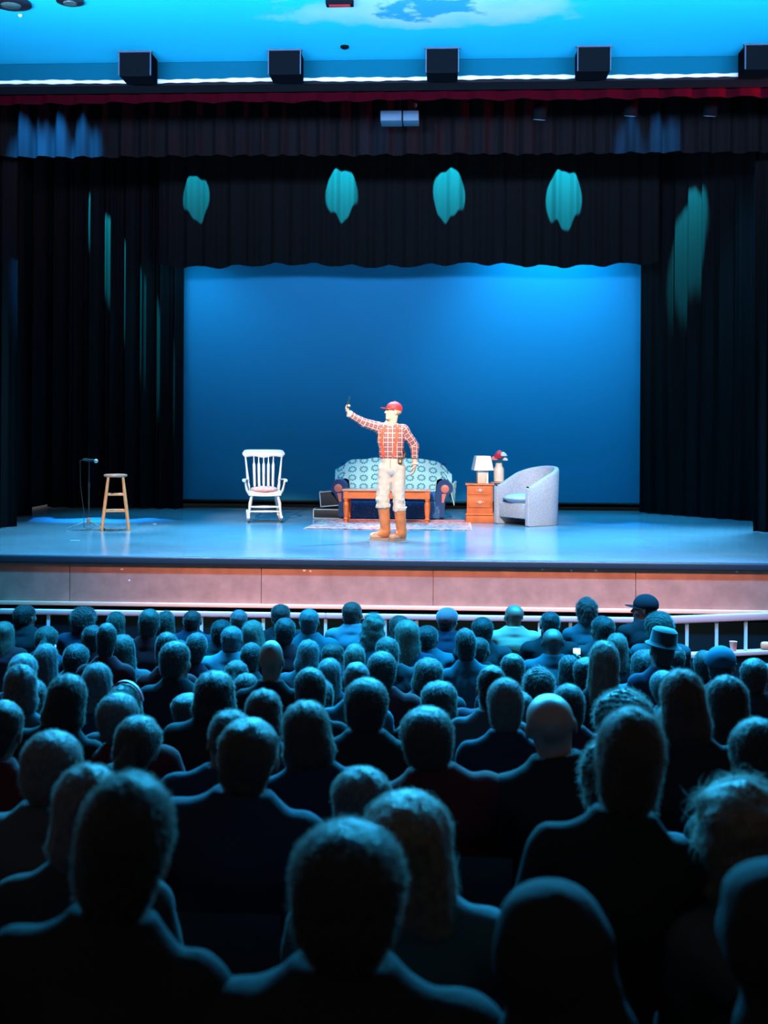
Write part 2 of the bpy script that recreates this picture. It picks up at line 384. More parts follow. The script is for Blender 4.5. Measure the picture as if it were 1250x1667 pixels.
# ceiling with a cloud of bounced light painted into its colour, dark lamp recesses
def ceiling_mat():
    mm = mat('ceiling_paint_and_bounce', (.004, .50, .66), .8, spec=.2); nt = mm.node_tree; b = nt.nodes['Principled BSDF']; L = nt.links.new
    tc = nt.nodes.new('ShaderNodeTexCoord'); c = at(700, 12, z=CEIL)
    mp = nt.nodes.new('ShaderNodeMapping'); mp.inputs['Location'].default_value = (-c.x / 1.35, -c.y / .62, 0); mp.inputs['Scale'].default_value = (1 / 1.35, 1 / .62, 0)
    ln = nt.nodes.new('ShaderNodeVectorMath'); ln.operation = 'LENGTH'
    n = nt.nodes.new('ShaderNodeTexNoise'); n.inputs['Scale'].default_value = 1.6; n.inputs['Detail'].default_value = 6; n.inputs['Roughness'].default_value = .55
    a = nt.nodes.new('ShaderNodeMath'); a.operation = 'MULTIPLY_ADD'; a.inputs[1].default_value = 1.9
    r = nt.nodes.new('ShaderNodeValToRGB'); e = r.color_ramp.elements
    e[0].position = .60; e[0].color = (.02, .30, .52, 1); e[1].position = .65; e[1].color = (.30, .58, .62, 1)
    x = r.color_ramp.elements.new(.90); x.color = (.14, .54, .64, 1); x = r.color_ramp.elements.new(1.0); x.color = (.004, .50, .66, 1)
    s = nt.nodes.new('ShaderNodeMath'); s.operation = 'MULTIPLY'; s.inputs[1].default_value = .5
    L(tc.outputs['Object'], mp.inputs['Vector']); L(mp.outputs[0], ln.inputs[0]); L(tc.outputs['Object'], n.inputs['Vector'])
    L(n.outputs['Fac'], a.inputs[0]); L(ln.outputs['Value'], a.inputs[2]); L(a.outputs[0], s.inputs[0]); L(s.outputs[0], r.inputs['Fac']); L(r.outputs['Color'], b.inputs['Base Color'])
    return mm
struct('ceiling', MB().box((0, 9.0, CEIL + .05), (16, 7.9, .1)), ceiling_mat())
# the band over the opening, its pale lip
struct('wall_proscenium', MB().box((0, EDGE + .1, 8.2), (16, .3, 2.98)), M_black)
struct('trim_3', MB().box((0, EDGE - .07, (CEIL + 6.76) / 2), (16, .05, CEIL - 6.76)), mat('band_paint', (.002, .09, .12), .9, spec=.02))
m = MB()
def lip(u, v):
    x = -8 + 16 * u; a = v * 2 * PI
    r = .019 + .005 * math.sin(x * 9) * math.sin(x * 3.3) + .003 * math.sin(x * 31)
    return (x, EDGE - .10 + r * math.cos(a), 6.742 + r * 1.1 * math.sin(a) + .004 * math.sin(x * 2.3))
m.sheet(lip, 500, 10)
struct('trim_4', m, mat('pale_lip', (.85, .9, .92), .6))
# square dark boxes under the ceiling
def box_light(px, label):
    p = at(px, 80, z=CEIL - .0)
    t = thing('ceiling_box', label, 'box', (p.x, 12.72, CEIL), 0, 'square boxes above the stage')
    MB().box((0, .0, -.135), (.33, .32, .268)).obj('housing', mat('box_black', (.004, .006, .007), 1.0, spec=.0), t)
    m = MB(); m.box((0, -.165, -.008), (.38, .03, .016)); m.box((-.172, -.165, -.135), (.012, .02, .26)); m.box((.172, -.165, -.135), (.012, .02, .26))
    m.obj('mounting_frame', mat('box_frame', (.03, .07, .10), .5), t)
for px, l in ((217, 'black square box under the ceiling, leftmost of five above the stage'), (463, 'black square box under the ceiling, second of five from the left'),
              (720, 'black square box under the ceiling, middle one of five above the stage'), (965, 'black square box under the ceiling, fourth of five from the left'),
              (1233, 'black square box under the ceiling at the right edge')): box_light(px, l)
# ceiling fittings along the top edge
def downlight(px, py, r, label):
    p = at(px, py, z=CEIL); t = thing('recessed_lamp', label, 'ceiling lamp', (p.x, p.y, CEIL), 0, 'recessed ceiling lamps')
    MB().lathe([(r * .8, -.03), (r, -.02), (r, 0)], n=32).obj('ring', mat('lamp_ring', (.01, .01, .012), .3), t)
    MB().lathe([(r * .45, -.038), (r * .5, -.03), (r * .5, -.005)], n=24).obj('lens', mat('lamp_lens', (.05, .10, .08), .2), t)
downlight(18, 4, .19, 'round dark recessed lamp in the ceiling at the top left corner')
downlight(114, 0, .13, 'smaller round dark recessed lamp right of the corner one')
p = at(553, -1, z=CEIL); t = thing('ceiling_sign', 'small dark hanging sign with red underside at the top edge', 'sign', (p.x, p.y, CEIL))
MB().box((0, 0, -.03), (.26, .10, .06), bev=.008).obj('sign_case', mat('box_black', 'x'), t); MB().box((0, 0, -.062), (.2, .06, .006)).obj('red_panel', mat('sign_red', (.35, .01, .01), .4), t)
p = at(561, 75, z=CEIL); tag(MB().lathe([(.025, -.03), (.045, -.018), (.045, 0)], (p.x, p.y, CEIL)).obj('smoke_detector', mat('box_black', 'x')), 'tiny dark round detector on the blue ceiling', 'detector')
p = at(33, 24, z=CEIL); tag(MB().lathe([(.012, -.02), (.02, -.01), (.02, 0)], (p.x, p.y, CEIL)).obj('ceiling_hook', M_tape), 'tiny pale fitting just below the corner ceiling lamp', 'fitting')

# stage house walls
m = MB(); m.box((-7.3, 18.5, 5.5), (.2, 9.4, 8)); struct('wall_left', m, M_black)
m = MB(); m.box((7.3, 18.5, 5.5), (.2, 9.4, 8)); struct('wall_right', m, M_black)
struct('wall_back', MB().box((0, 23.2, 5.5), (15, .2, 8)), M_black)

# drapes
M_drape = mat('black_drape', (.0095, .009, .009), .9, spec=.05)
def folds(x, seed, depth, wl):
    return depth * (math.sin(x * 6.283 / wl + 1.3 * math.sin(x * 1.7 + seed)) + .35 * math.sin(x * 6.283 / wl * 2.3 + seed * 2))
def drape(name, label, x0, y0, x1, y1, z0, z1, depth=.07, wl=.32, seed=1, scal=0.0, m=None, group=None, cat='curtain'):
    L = math.hypot(x1 - x0, y1 - y0); nx, ny = -(y1 - y0) / L, (x1 - x0) / L
    def fn(u, v):
        s = u * L; d = folds(s, seed, depth, wl) * (1.05 - .25 * v)
        zb = z0 + scal * (.5 * math.sin(s * 6.283 / (wl * 1.9) + seed) + .5 * math.sin(s * 2.1 + seed * 3)) * (1 if scal else 0)
        return (x0 + (x1 - x0) * u + nx * d, y0 + (y1 - y0) * u + ny * d, zb + (z1 - zb) * v)
    t = thing(name, label, cat, (0, 0, 0), 0, group)
    MB().sheet(fn, max(30, int(L / .02)), 10, .006).obj('fabric', m or M_drape, t)
    def rail(u, v): return fn(u, v)
    MB().box(((x0 + x1) / 2, (y0 + y1) / 2, z1 + .03), (L, .05, .05), Euler((0, 0, math.atan2(y1 - y0, x1 - x0)))).obj('batten', M_black, t)
    return t
# red valance at the opening
drape('red_valance', 'dark red velvet valance along the top of the stage opening', -7, 13.42, 7, 13.42, 6.635, 7.5, .03, .42, 2, .012, mat('red_velvet', (.035, .001, .004), .9, spec=.02), cat='valance')
# near black border (its hem catches blue light), far border
drape('border_curtain', 'black border curtain across the stage whose hem catches blue light', -7, 16.0, 7, 16.0, 6.62, 9.4, .05, .3, 4, .012, group=None)
drape('border_curtain', 'wide black border hanging above the blue backdrop, with teal light ovals', at(258, 400, Y=19.8).x, 19.8, at(1072, 400, Y=19.8).x, 19.8, at(620, 432, Y=19.8).z, 9.4, .036, .34, 1, .05)
# side legs
ZT = 9.3
def leg(label, a, b, ya, yb, seed, depth=.08, wl=.26):
    drape('leg_curtain', label, a, ya, b, yb, STAGE + .012, ZT, depth, wl, seed)
X = lambda px, Y: at(px, 800, Y=Y).x
leg('black leg curtain on the left, nearest the audience', -7.1, X(24, 16.6), 16.6, 16.6, 3)
leg('black leg curtain on the left, between the front and back ones', -7.1, X(56, 18.7), 18.7, 18.7, 5)
leg('wide black leg curtain just left of the blue backdrop, with thin teal streaks', -7.19, X(296, 20.9), 20.9, 20.9, 8, .10, .30)
leg('black leg curtain on the right, nearest the audience', X(1228, 17.0), 7, 17.0, 17.0, 2)
leg('black leg curtain just right of the blue backdrop, lit by one long teal oval', X(1043, 20.9), X(1290, 18.6), 20.9, 18.6, 6, .05, .30)
# backdrop
def cyc_mat():
    return mat('backdrop_cloth', (.035, .36, .58), .9, spec=.1, bump=.05, bscale=300)
t = thing('backdrop', 'large plain backdrop glowing deep blue at the back of the stage', 'backdrop')
MB().box((-.7, 21.4, (9.2 + STAGE + .14) / 2), (11, .02, 9.2 - STAGE - .14)).obj('cloth', cyc_mat(), t)
MB().tube([(-7.2, 21.4, 9.2), (7.2, 21.4, 9.2)], .03).obj('top_batten', M_black, t)
MB().tube([(-6.2, 21.4, STAGE + .13), (4.8, 21.4, STAGE + .13)], .02).obj('bottom_pipe', mat('pipe_dark', (.02, .05, .06), .6), t)
tag(MB().box((-.7, 22.0, STAGE + .6), (12, .05, 1.15)).obj('ground_curtain', mat('dark_green_cloth', (.01, .05, .05), .9)), 'dark green cloth strip behind the foot of the backdrop', 'curtain')
# lamps and a pale box hung above centre stage
p = at(650, 193, Y=15.0); t = thing('projector', 'pale boxy unit hung on a pipe above centre stage', 'projector', (p.x, 15.0, p.z))
MB().box((-.10, 0, 0), (.27, .3, .13), bev=.01).obj('housing', mat('grey_metal', (.05, .14, .18), .5), t)
MB().box((.15, 0, 0), (.20, .28, .13), bev=.01).obj('lens_housing', mat('grey_metal', 'x'), t)
MB().tube([(0, .05, .06), (0, .05, 7.52 - p.z)], .02).obj('hanging_pole', M_black, t)
for yy, zz, w_ in ((15.05, 7.53, 'across the stage behind the red valance, holding the pale unit'), (14.6, 7.42, 'just behind the red valance, holding the small stage lanterns')):
    tag(MB().tube([(-7.2, yy, zz), (7.2, yy, zz)], .024).obj('lighting_pipe', M_black), 'black pipe ' + w_, 'pipe')
MB().ball((.20, -.03, .16), .03, 8).obj('clamp', mat('grey_metal', 'x'), t)
def lantern(x, y, z, label, tgt):
    t = thing('stage_lantern', label, 'stage light', (x, y, z), 0, 'stage lanterns over the stage')
    d = (Vector(tgt) - Vector((x, y, z))).normalized(); R = d.to_track_quat('Z', 'Y').to_matrix()
    MB().lathe([(.05, -.16), (.085, -.12), (.085, .12), (.10, .16), (.10, .165)], R=R).obj('housing', mat('box_black', 'x'), t)
    MB().lathe([(.075, .166), (.07, .172)], R=R).obj('lens', mat('lantern_lens', (.2, .3, .35), .1), t)
    MB().tube([(0, 0, .1), (0, 0, 7.46 - z)], .012).obj('hook_clamp', M_black, t)
for px, py in ((880, 180), (1028, 174), (1158, 174)):
    p = at(px, py, Y=14.6)
    lantern(p.x, 14.6, p.z + .06, {880: 'dark stage lantern over the stage, first right of centre', 1028: 'dark stage lantern below the red valance, middle one on the right', 1158: 'dark stage lantern below the red valance at the far right'}[px], (p.x - .4, 16, 1.5))

# ------------------------------------------------------------------ pit wall and rail
M_rail = mat('rail_paint', (.55, .33, .32), .45)
M_pit = mat('pit_wall_paint', (.004, .014, .018), .95, spec=.02)
RP = [(-420, 989, .985), (0, 995, .985), (530, 1002.5, .985), (1066, 1010, .985), (1250, 1003, .985), (1450, 996, .985)]
RAIL = [at(a, b, z=c) for a, b, c in RP]
t = thing('pit_rail', 'long pinkish white rail on thin posts between the audience and the stage', 'railing')
m = MB()
for a, b in zip(RAIL[:3], RAIL[1:4]): m.box((a + b) / 2, ((b - a).length, .05, .055), (b - a).to_track_quat('X', 'Z').to_matrix(), bev=.012)
m.obj('handrail', M_rail, t)
m = MB()
for a, b in zip(RAIL[3:], RAIL[4:]): m.box((a + b) / 2 + Vector((0, 0, .0)), ((b - a).length, .06, .075), (b - a).to_track_quat('X', 'Z').to_matrix(), bev=.012)
m.obj('handrail', M_rail, t)
def railpt(px):
    for (a, A), (b, B) in zip(zip([r[0] for r in RP], RAIL), zip([r[0] for r in RP[1:]], RAIL[1:])):
        if a <= px <= b: return A.lerp(B, (px - a) / (b - a))
CAPZ = .64
for px in (80, 180, 278, 330, 430, 530, 628, 680, 780, 880, 930, 1024, 1117, 1165, 1213, 1262):
    p = railpt(px); MB().box((p.x, p.y, (CAPZ + .985) / 2 - .01), (.032, .02, .985 - CAPZ - .04)).obj('post', mat('post_paint', (.35, .55, .6), .4), t)
t = thing('pit_wall', 'low dark wall with a pinkish cap carrying the rail', 'low wall')
w = MB(); c = MB()
for a, b in zip(RAIL, RAIL[1:]):
    q = (b - a).to_track_quat('X', 'Z').to_matrix(); mid = (a + b) / 2; L = (b - a).length
    w.box((mid.x, mid.y, CAPZ / 2 - .02), (L + .01, .09, CAPZ - .04), q); c.box((mid.x, mid.y, CAPZ - .02), (L + .01, .13, .045), q, bev=.008)
w.obj('wall_panel', M_pit, t); c.obj('cap', M_rail, t)
p = at(1182, 1052, z=CAPZ); q = railpt(1182)
t = thing('paper_cup', 'small peach paper cup standing on the wall cap at right', 'cup', (p.x, q.y, CAPZ + .002)); MB().lathe([(.028, 0), (.038, .10), (.040, .102), (.036, .10), (.026, .004)]).obj('cup_body', mat('peach_card', (.85, .45, .38), .6), t)
p = at(1246, 1050, z=CAPZ); q = railpt(1246)
t = thing('orange_bag', 'small orange item on the wall cap at the right edge', 'bag', (q.x, q.y, CAPZ + .003)); MB().box((0, 0, .04), (.10, .07, .08), bev=.03).obj('bag_body', mat('orange_cloth', (.8, .25, .12), .7), t)

# ================================================================== FURNITURE ON THE STAGE (local frames: front faces -Y, z = 0 on the deck)
# --- bar stool
M_stoolwood = mat('stool_wood', (.72, .36, .16), .45, mottle=.2, mscale=9, bscale=1)
M_stooltop = mat('stool_top', (.45, .24, .16), .4)
p = at(186, 868, z=STAGE); p.y = 16.4; p.x = at(186, 868, Y=16.4).x
t = thing('bar_stool', 'round-topped wooden bar stool standing left on the stage beside the microphone', 'stool', (p.x, 16.45, STAGE), math.radians(17))
MB().lathe([(.14, .745), (.158, .752), (.165, .765), (.16, .782), (.13, .788)], n=32).obj('seat', M_stooltop, t)
TL = [Vector((sx * .10, sy * .10, .75)) for sx, sy in ((-1, -1), (1, -1), (1, 1), (-1, 1))]
BL = [Vector((sx * .185, sy * .185, .0)) for sx, sy in ((-1, -1), (1, -1), (1, 1), (-1, 1))]
for a, b in zip(TL, BL): MB().tube([a, a.lerp(b, .5), b], [.018, .022, .020], 4 * 4).obj('leg', M_stoolwood, t)
for i in range(4):
    for h in ((.50, .27) if i % 2 == 0 else (.47, .24)):
        k = 1 - h / .75; a = TL[i].lerp(BL[i], k); b = TL[(i + 1) % 4].lerp(BL[(i + 1) % 4], k)
        MB().tube([a, b], .0135, 10).obj('stretcher', M_stoolwood, t)

# --- microphone stand
M_chrome = mat('pale_metal', (.55, .72, .72), .3, metal=.8); M_poleblack = mat('pole_black', (.02, .035, .04), .35, spec=.5)
p = at(130, 866, z=STAGE)
t = thing('microphone_stand', 'thin black tripod microphone stand at the left of the stage', 'microphone stand', (p.x, 16.45, STAGE))
MB().tube([(0, 0, .10), (0, 0, .62), (.0, 0, .622), (0, 0, .96)], [.011, .011, .008, .008]).obj('pole', M_poleblack, t)
MB().lathe([(.02, .07), (.03, .09), (.03, .14), (.016, .17)]).obj('hub', mat('hub_grey', (.25, .30, .30), .5), t)
for a in (205, -25, 95):
    a = math.radians(a); MB().tube([(0, 0, .12), (.15 * math.cos(a), .15 * math.sin(a), .075), (.31 * math.cos(a), .31 * math.sin(a), .012)], [.008, .008, .010]).obj('leg', M_chrome, t)
MB().lathe([(.014, .60), (.018, .62), (.014, .66)]).obj('collar', M_poleblack, t)
MB().tube([(-.09, 0, .985), (.02, 0, .965)], .008).obj('boom', M_poleblack, t)
tm = thing('microphone', 'black microphone with a silver mesh head clipped on the thin stand', 'microphone', (p.x, 16.45, STAGE))
MB().tube([(-.07, -.02, 1.0), (.02, -.02, .985), (.075, -.02, .975)], [.010, .013, .016]).obj('handle', M_poleblack, tm)
MB().ball((.105, -.02, .97), .030, 10).obj('grille', mat('silver_mesh', (.75, .78, .80), .35, metal=.5), tm)
tag(MB().tube([(p.x - .07, 16.43, STAGE + .998), (p.x - .12, 16.42, STAGE + .97), (p.x - .115, 16.43, STAGE + .6), (p.x - .06, 16.42, STAGE + .25), (p.x - .05, 16.40, STAGE + .03), (p.x + .1, 16.3, STAGE + .008), (p.x + .35, 16.34, STAGE + .008)], .0045, 8).obj('microphone_cable', mat('cable_dark', (.03, .06, .06), .6)), 'thin dark cable hanging from the microphone down to the deck', 'cable')

# --- rocking chair
M_white = mat('white_chair_paint', (.80, .76, .72), .4)
p = at(431, 852, z=STAGE); Yr = 18.2
t = thing('rocking_chair', 'white wooden rocking chair with turned spindles, left of the sofa', 'rocking chair', (at(430, 850, Y=Yr).x, Yr, STAGE), math.radians(11))
MB().sheet(lambda u, v: (-.25 + .5 * v, -.24 + .46 * u, .42 + .03 * math.cos((u - .45) * 4) - .012 * math.cos((v - .5) * PI)), 12, 12, .035).obj('seat', M_white, t)
def backpt(x, h): return Vector((x, .20 + (h - .42) * .30 + .02 * math.cos(x * 4), h))
m = MB(); N = 24; prof = []
for i in range(N + 1):
    u = -1 + 2 * i / N; w = .335; hh = .055 * (1 - .0 * u * u) * (max(0, 1 - abs(u) ** 10)) ** .5 + .004
    prof.append((u * w, hh))
def crest(u, v):
    i = u * N; a = prof[int(min(i, N - 1))]; b = prof[min(int(i) + 1, N)]; f = i - int(min(i, N - 1)); x = a[0] + (b[0] - a[0]) * f; h = a[1] + (b[1] - a[1]) * f
    low = .012 * math.cos(x / .335 * PI * 2.0)
    an = v * 2 * PI; q = backpt(x, 1.05 + math.sin(an) * (h + (low if math.sin(an) < 0 else 0))); return (q.x, q.y + .014 * math.cos(an), q.z)
m.sheet(crest, N, 16); m.obj('crest_rail', M_white, t)
for x in (-.155, -.078, 0, .078, .155):
    a = backpt(x * .9, .44); b = backpt(x, 1.02); P = [a.lerp(b, k) for k in (0, .1, .16, .22, .5, .74, .80, .86, 1)]
    MB().tube(P, [.010, .012, .018, .022, .022, .024, .012, .010, .009], 12).obj('spindle', M_white, t)
for s in (-1, 1):
    a = backpt(s * .225, .42); b = backpt(s * .29, 1.04); P = [a.lerp(b, k) for k in (0, .12, .2, .28, .34, .6, .9, 1)]
    MB().tube(P, [.018, .022, .026, .018, .024, .017, .014, .014], 12).obj('back_post', M_white, t)
    ay = backpt(s * .25, .64)
    MB().tube([ay, (s * .30, .08, .65), (s * .315, -.12, .655), (s * .32, -.22, .65), (s * .32, -.25, .63)], [.016, .024, .028, .03, .02], 12, flat=.55).obj('armrest', M_white, t)
    MB().tube([(s * .25, -.15, .44), (s * .275, -.17, .50), (s * .29, -.18, .56), (s * .305, -.19, .64)], [.014, .02, .014, .018], 12).obj('arm_support', M_white, t)
    MB().tube([(s * .20, -.19, .41), (s * .225, -.215, .30), (s * .235, -.225, .20), (s * .25, -.24, .075)], [.018, .026, .018, .022], 12).obj('leg', M_white, t)
    MB().tube([(s * .18, .17, .41), (s * .20, .205, .30), (s * .21, .22, .20), (s * .235, .25, .075)], [.018, .026, .018, .022], 12).obj('leg', M_white, t)
    MB().tube([(s * .25, -.36 + .92 * i / 14, .022 + .36 * ((i / 14 - .45) ** 2)) for i in range(15)], .02, 10, flat=1.1).obj('rocker', M_white, t)
MB().tube([(-.225, -.222, .24), (0, -.222, .24), (.225, -.222, .24)], [.012, .020, .012]).obj('stretcher', M_white, t)
MB().tube([(-.23, -.23, .17), (0, -.23, .17), (.23, -.23, .17)], [.012, .018, .012]).obj('stretcher', M_white, t)
MB().tube([(-.205, .215, .22), (0, .215, .22), (.205, .215, .22)], [.012, .018, .012]).obj('stretcher', M_white, t)
for y, z in ((0, 0),): 
    for s in (-1, 1): MB().tube([(s * .23, -.22, .2), (s * .205, .21, .2)], .012).obj('stretcher', M_white, t)
def cushion_mat():
    return mat('pink_cushion', (.85, .42, .38), .85, mottle=.35, mscale=28)
cr = t.location
cu = thing('seat_cushion', 'small pink patterned cushion lying on the white rocking chair', 'cushion', (cr.x, cr.y, STAGE), math.radians(11))
S = SDF((-.25, -.26, .40), (.25, .26, .62), .008); S.ell((0, 0, .50), (.215, .21, .05), .02); S.ripple(.006, 22, 3); link_mesh('cushion_cover', S.mesh('cushion_cover'), cushion_mat(), cu)

# --- rug
def rug_mat():
    mm = mat('rug_weave', (.9, .6, .58), .95, spec=.1); nt = mm.node_tree; b = nt.nodes['Principled BSDF']; L = nt.links.new
    tc = nt.nodes.new('ShaderNodeTexCoord'); sp = nt.nodes.new('ShaderNodeSeparateXYZ'); L(tc.outputs['Object'], sp.inputs[0])
    v = nt.nodes.new('ShaderNodeTexVoronoi'); v.inputs['Scale'].default_value = 9
    n = nt.nodes.new('ShaderNodeTexNoise'); n.inputs['Scale'].default_value = 14; n.inputs['Detail'].default_value = 3
    L(tc.outputs['Object'], v.inputs['Vector']); L(tc.outputs['Object'], n.inputs['Vector'])
    r = nt.nodes.new('ShaderNodeValToRGB'); e = r.color_ramp.elements; e[0].position = .38; e[0].color = (.48, .08, .08, 1); e[1].position = .52; e[1].color = (.72, .33, .30, 1)
    L(n.outputs['Fac'], r.inputs['Fac'])
    # stripes along the long edges
    w = nt.nodes.new('ShaderNodeMath'); w.operation = 'ABSOLUTE'; L(sp.outputs['Y'], w.inputs[0])
    r2 = nt.nodes.new('ShaderNodeValToRGB'); r2.color_ramp.interpolation = 'CONSTANT'; e = r2.color_ramp.elements; e[0].position = 0; e[0].color = (0, 0, 0, 1); e[1].position = .62; e[1].color = (1, 1, 1, 1)
    x = r2.color_ramp.elements.new(.68); x.color = (0, 0, 0, 1); x = r2.color_ramp.elements.new(.74); x.color = (1, 1, 1, 1); x = r2.color_ramp.elements.new(.76); x.color = (0, 0, 0, 1)
    L(w.outputs[0], r2.inputs['Fac']); mx = nt.nodes.new('ShaderNodeMixRGB'); mx.inputs['Color2'].default_value = (.55, .12, .12, 1)
    L(r2.outputs['Color'], mx.inputs['Fac']); L(r.outputs['Color'], mx.inputs['Color1']); L(mx.outputs[0], b.inputs['Base Color']); return mm
a = at(497, 861, z=STAGE); b = at(765, 861.5, z=STAGE); d = at(545, 846, z=STAGE)
cx, cy = (a.x + b.x) / 2, (a.y + 18.75) / 2
t = thing('rug', 'pale pink patterned rug under the coffee table', 'rug', (cx, cy, STAGE + .001))
hx, hy = (b.x - a.x) / 2, (18.75 - a.y) / 2
m = MB(); m.prism([(-hx, -hy), (hx, -hy), (hx - .02, hy), (-hx + .12, hy)], 'z', 0, .010); m.obj('woven_field', rug_mat(), t)
m = MB()
for i in range(60):
    y = -hy + 2 * hy * i / 59
    m.box((hx + .012, y, .004), (.04, .008, .005)); m.box((-hx + .12 * i / 59 - .012, y, .004), (.04, .008, .005))
m.obj('fringe', mat('fringe_white', (.7, .5, .46), .9), t)

# --- coffee table
M_orangewood = mat('orange_wood', (.66, .15, .035), .38, mottle=.22, mscale=5, bscale=1)
cxx = at(629, 852, Y=18.1).x
t = thing('coffee_table', 'orange-brown wooden coffee table with turned legs before the sofa', 'coffee table', (cxx, 18.32, STAGE + .011))
W, D = .66, .27
MB().box((0, 0, .492), (W * 2 + .05, D * 2 + .06, .03), bev=.01).obj('tabletop', mat('table_top_gloss', (.62, .25, .14), .12, spec=.7, coat=.6), t)
m = MB(); m.box((0, -D + .02, .42), (W * 2 - .1, .022, .11)); m.box((0, D - .02, .42), (W * 2 - .1, .022, .11)); m.box((-W + .03, 0, .42), (.022, D * 2 - .1, .11)); m.box((W - .03, 0, .42), (.022, D * 2 - .1, .11)); m.obj('apron', M_orangewood, t)
for sx in (-1, 1):
    for sy in (-1, 1):
        m = MB(); m.box((sx * (W - .035), sy * (D - .035), .42), (.078, .078, .12), bev=.006)
        m.lathe([(.030, .36), (.038, .345), (.030, .33), (.026, .32), (.040, .30), (.044, .26), (.040, .16), (.032, .09), (.028, .075), (.038, .06), (.038, .045), (.026, .035), (.030, .0)], (sx * (W - .035), sy * (D - .035), 0)); m.obj('leg', M_orangewood, t)

# --- sofa
def sofa_mat():
    mm = mat('sofa_fabric', (.01, .10, .30), .85); nt = mm.node_tree; b = nt.nodes['Principled BSDF']; L = nt.links.new
    tc = nt.nodes.new('ShaderNodeTexCoord'); v = nt.nodes.new('ShaderNodeTexVoronoi'); v.inputs['Scale'].default_value = 26
    r = nt.nodes.new('ShaderNodeValToRGB'); e = r.color_ramp.elements; e[0].position = .10; e[0].color = (.30, .42, .50, 1); e[1].position = .22; e[1].color = (.012, .09, .26, 1)
    L(tc.outputs['Object'], v.inputs['Vector']); L(v.outputs['Distance'], r.inputs['Fac']); L(r.outputs['Color'], b.inputs['Base Color']); return mm
M_sofa = sofa_mat(); M_navy = mat('navy_fabric', (.008, .045, .16), .85)
sx0 = at(637, 846, Y=18.75).x + .0
t = thing('sofa', 'blue camelback sofa with scrolled arms behind the coffee table', 'sofa', (sx0, 18.72, STAGE))
SW = .80
def top_h(x): return .955 - .075 * abs(x / .9) ** 1.6
MB().box((0, .40, .16), (SW * 2 - .02, .74, .27), bev=.02).obj('base', M_sofa, t)
for i in range(3):
    w = (SW * 2 - .16) / 3; MB().box((-w + w * i, .34, .36), (w - .01, .60, .15), bev=.045).obj('seat_cushion', M_sofa, t)
m = MB(); m.sheet(lambda u, v: (-.86 + 1.72 * u, .60 + .10 * (v if v < .5 else .5) + .02 * math.cos(u * PI - PI / 2), .12 + v * (top_h(-.86 + 1.72 * u) - .12)), 40, 12, -.16); m.obj('backrest', M_sofa, t)
for s in (-1, 1):
    m = MB(); R = Euler((PI / 2, 0, 0)).to_matrix()
    pts = [(.66, 0)] ; 
    outl = [(SW - .10, .05), (SW + .04, .05), (SW + .05, .30), (SW + .12, .42)] + [(SW + .045 + .13 * math.cos(a), .505 + .13 * math.sin(a)) for a in [math.radians(q) for q in range(-20, 200, 20)]] + [(SW - .10, .42)]
    outl = [(s * x, z) for x, z in outl]; m.prism(outl, 'y', .02, .72); m.obj('arm', M_navy, t)
    m = MB(); m.lathe([(.060, 0), (.065, .008), (.04, .016)], (s * (SW + .05), .016, .50), R=R); m.prism([(s * (SW + .0), .42), (s * (SW + .07), .42), (s * (SW + .03), .28), (s * (SW - .0), .28)], 'y', .0, .018)
    m.obj('arm_front', mat('rose_wood', (.45, .14, .12), .5), t)
    for y in (.08, .70): MB().lathe([(.03, .03), (.022, 0)], (s * (SW - .06), y, 0)).obj('leg', M_orangewood, t)
m = MB(); m.sheet(lambda u, v: (-SW + .04 + (2 * SW - .08) * u, .012 + .006 * math.sin(u * 60), .03 + .2 * v), 80, 4, .012); m.obj('skirt', M_sofa, t)

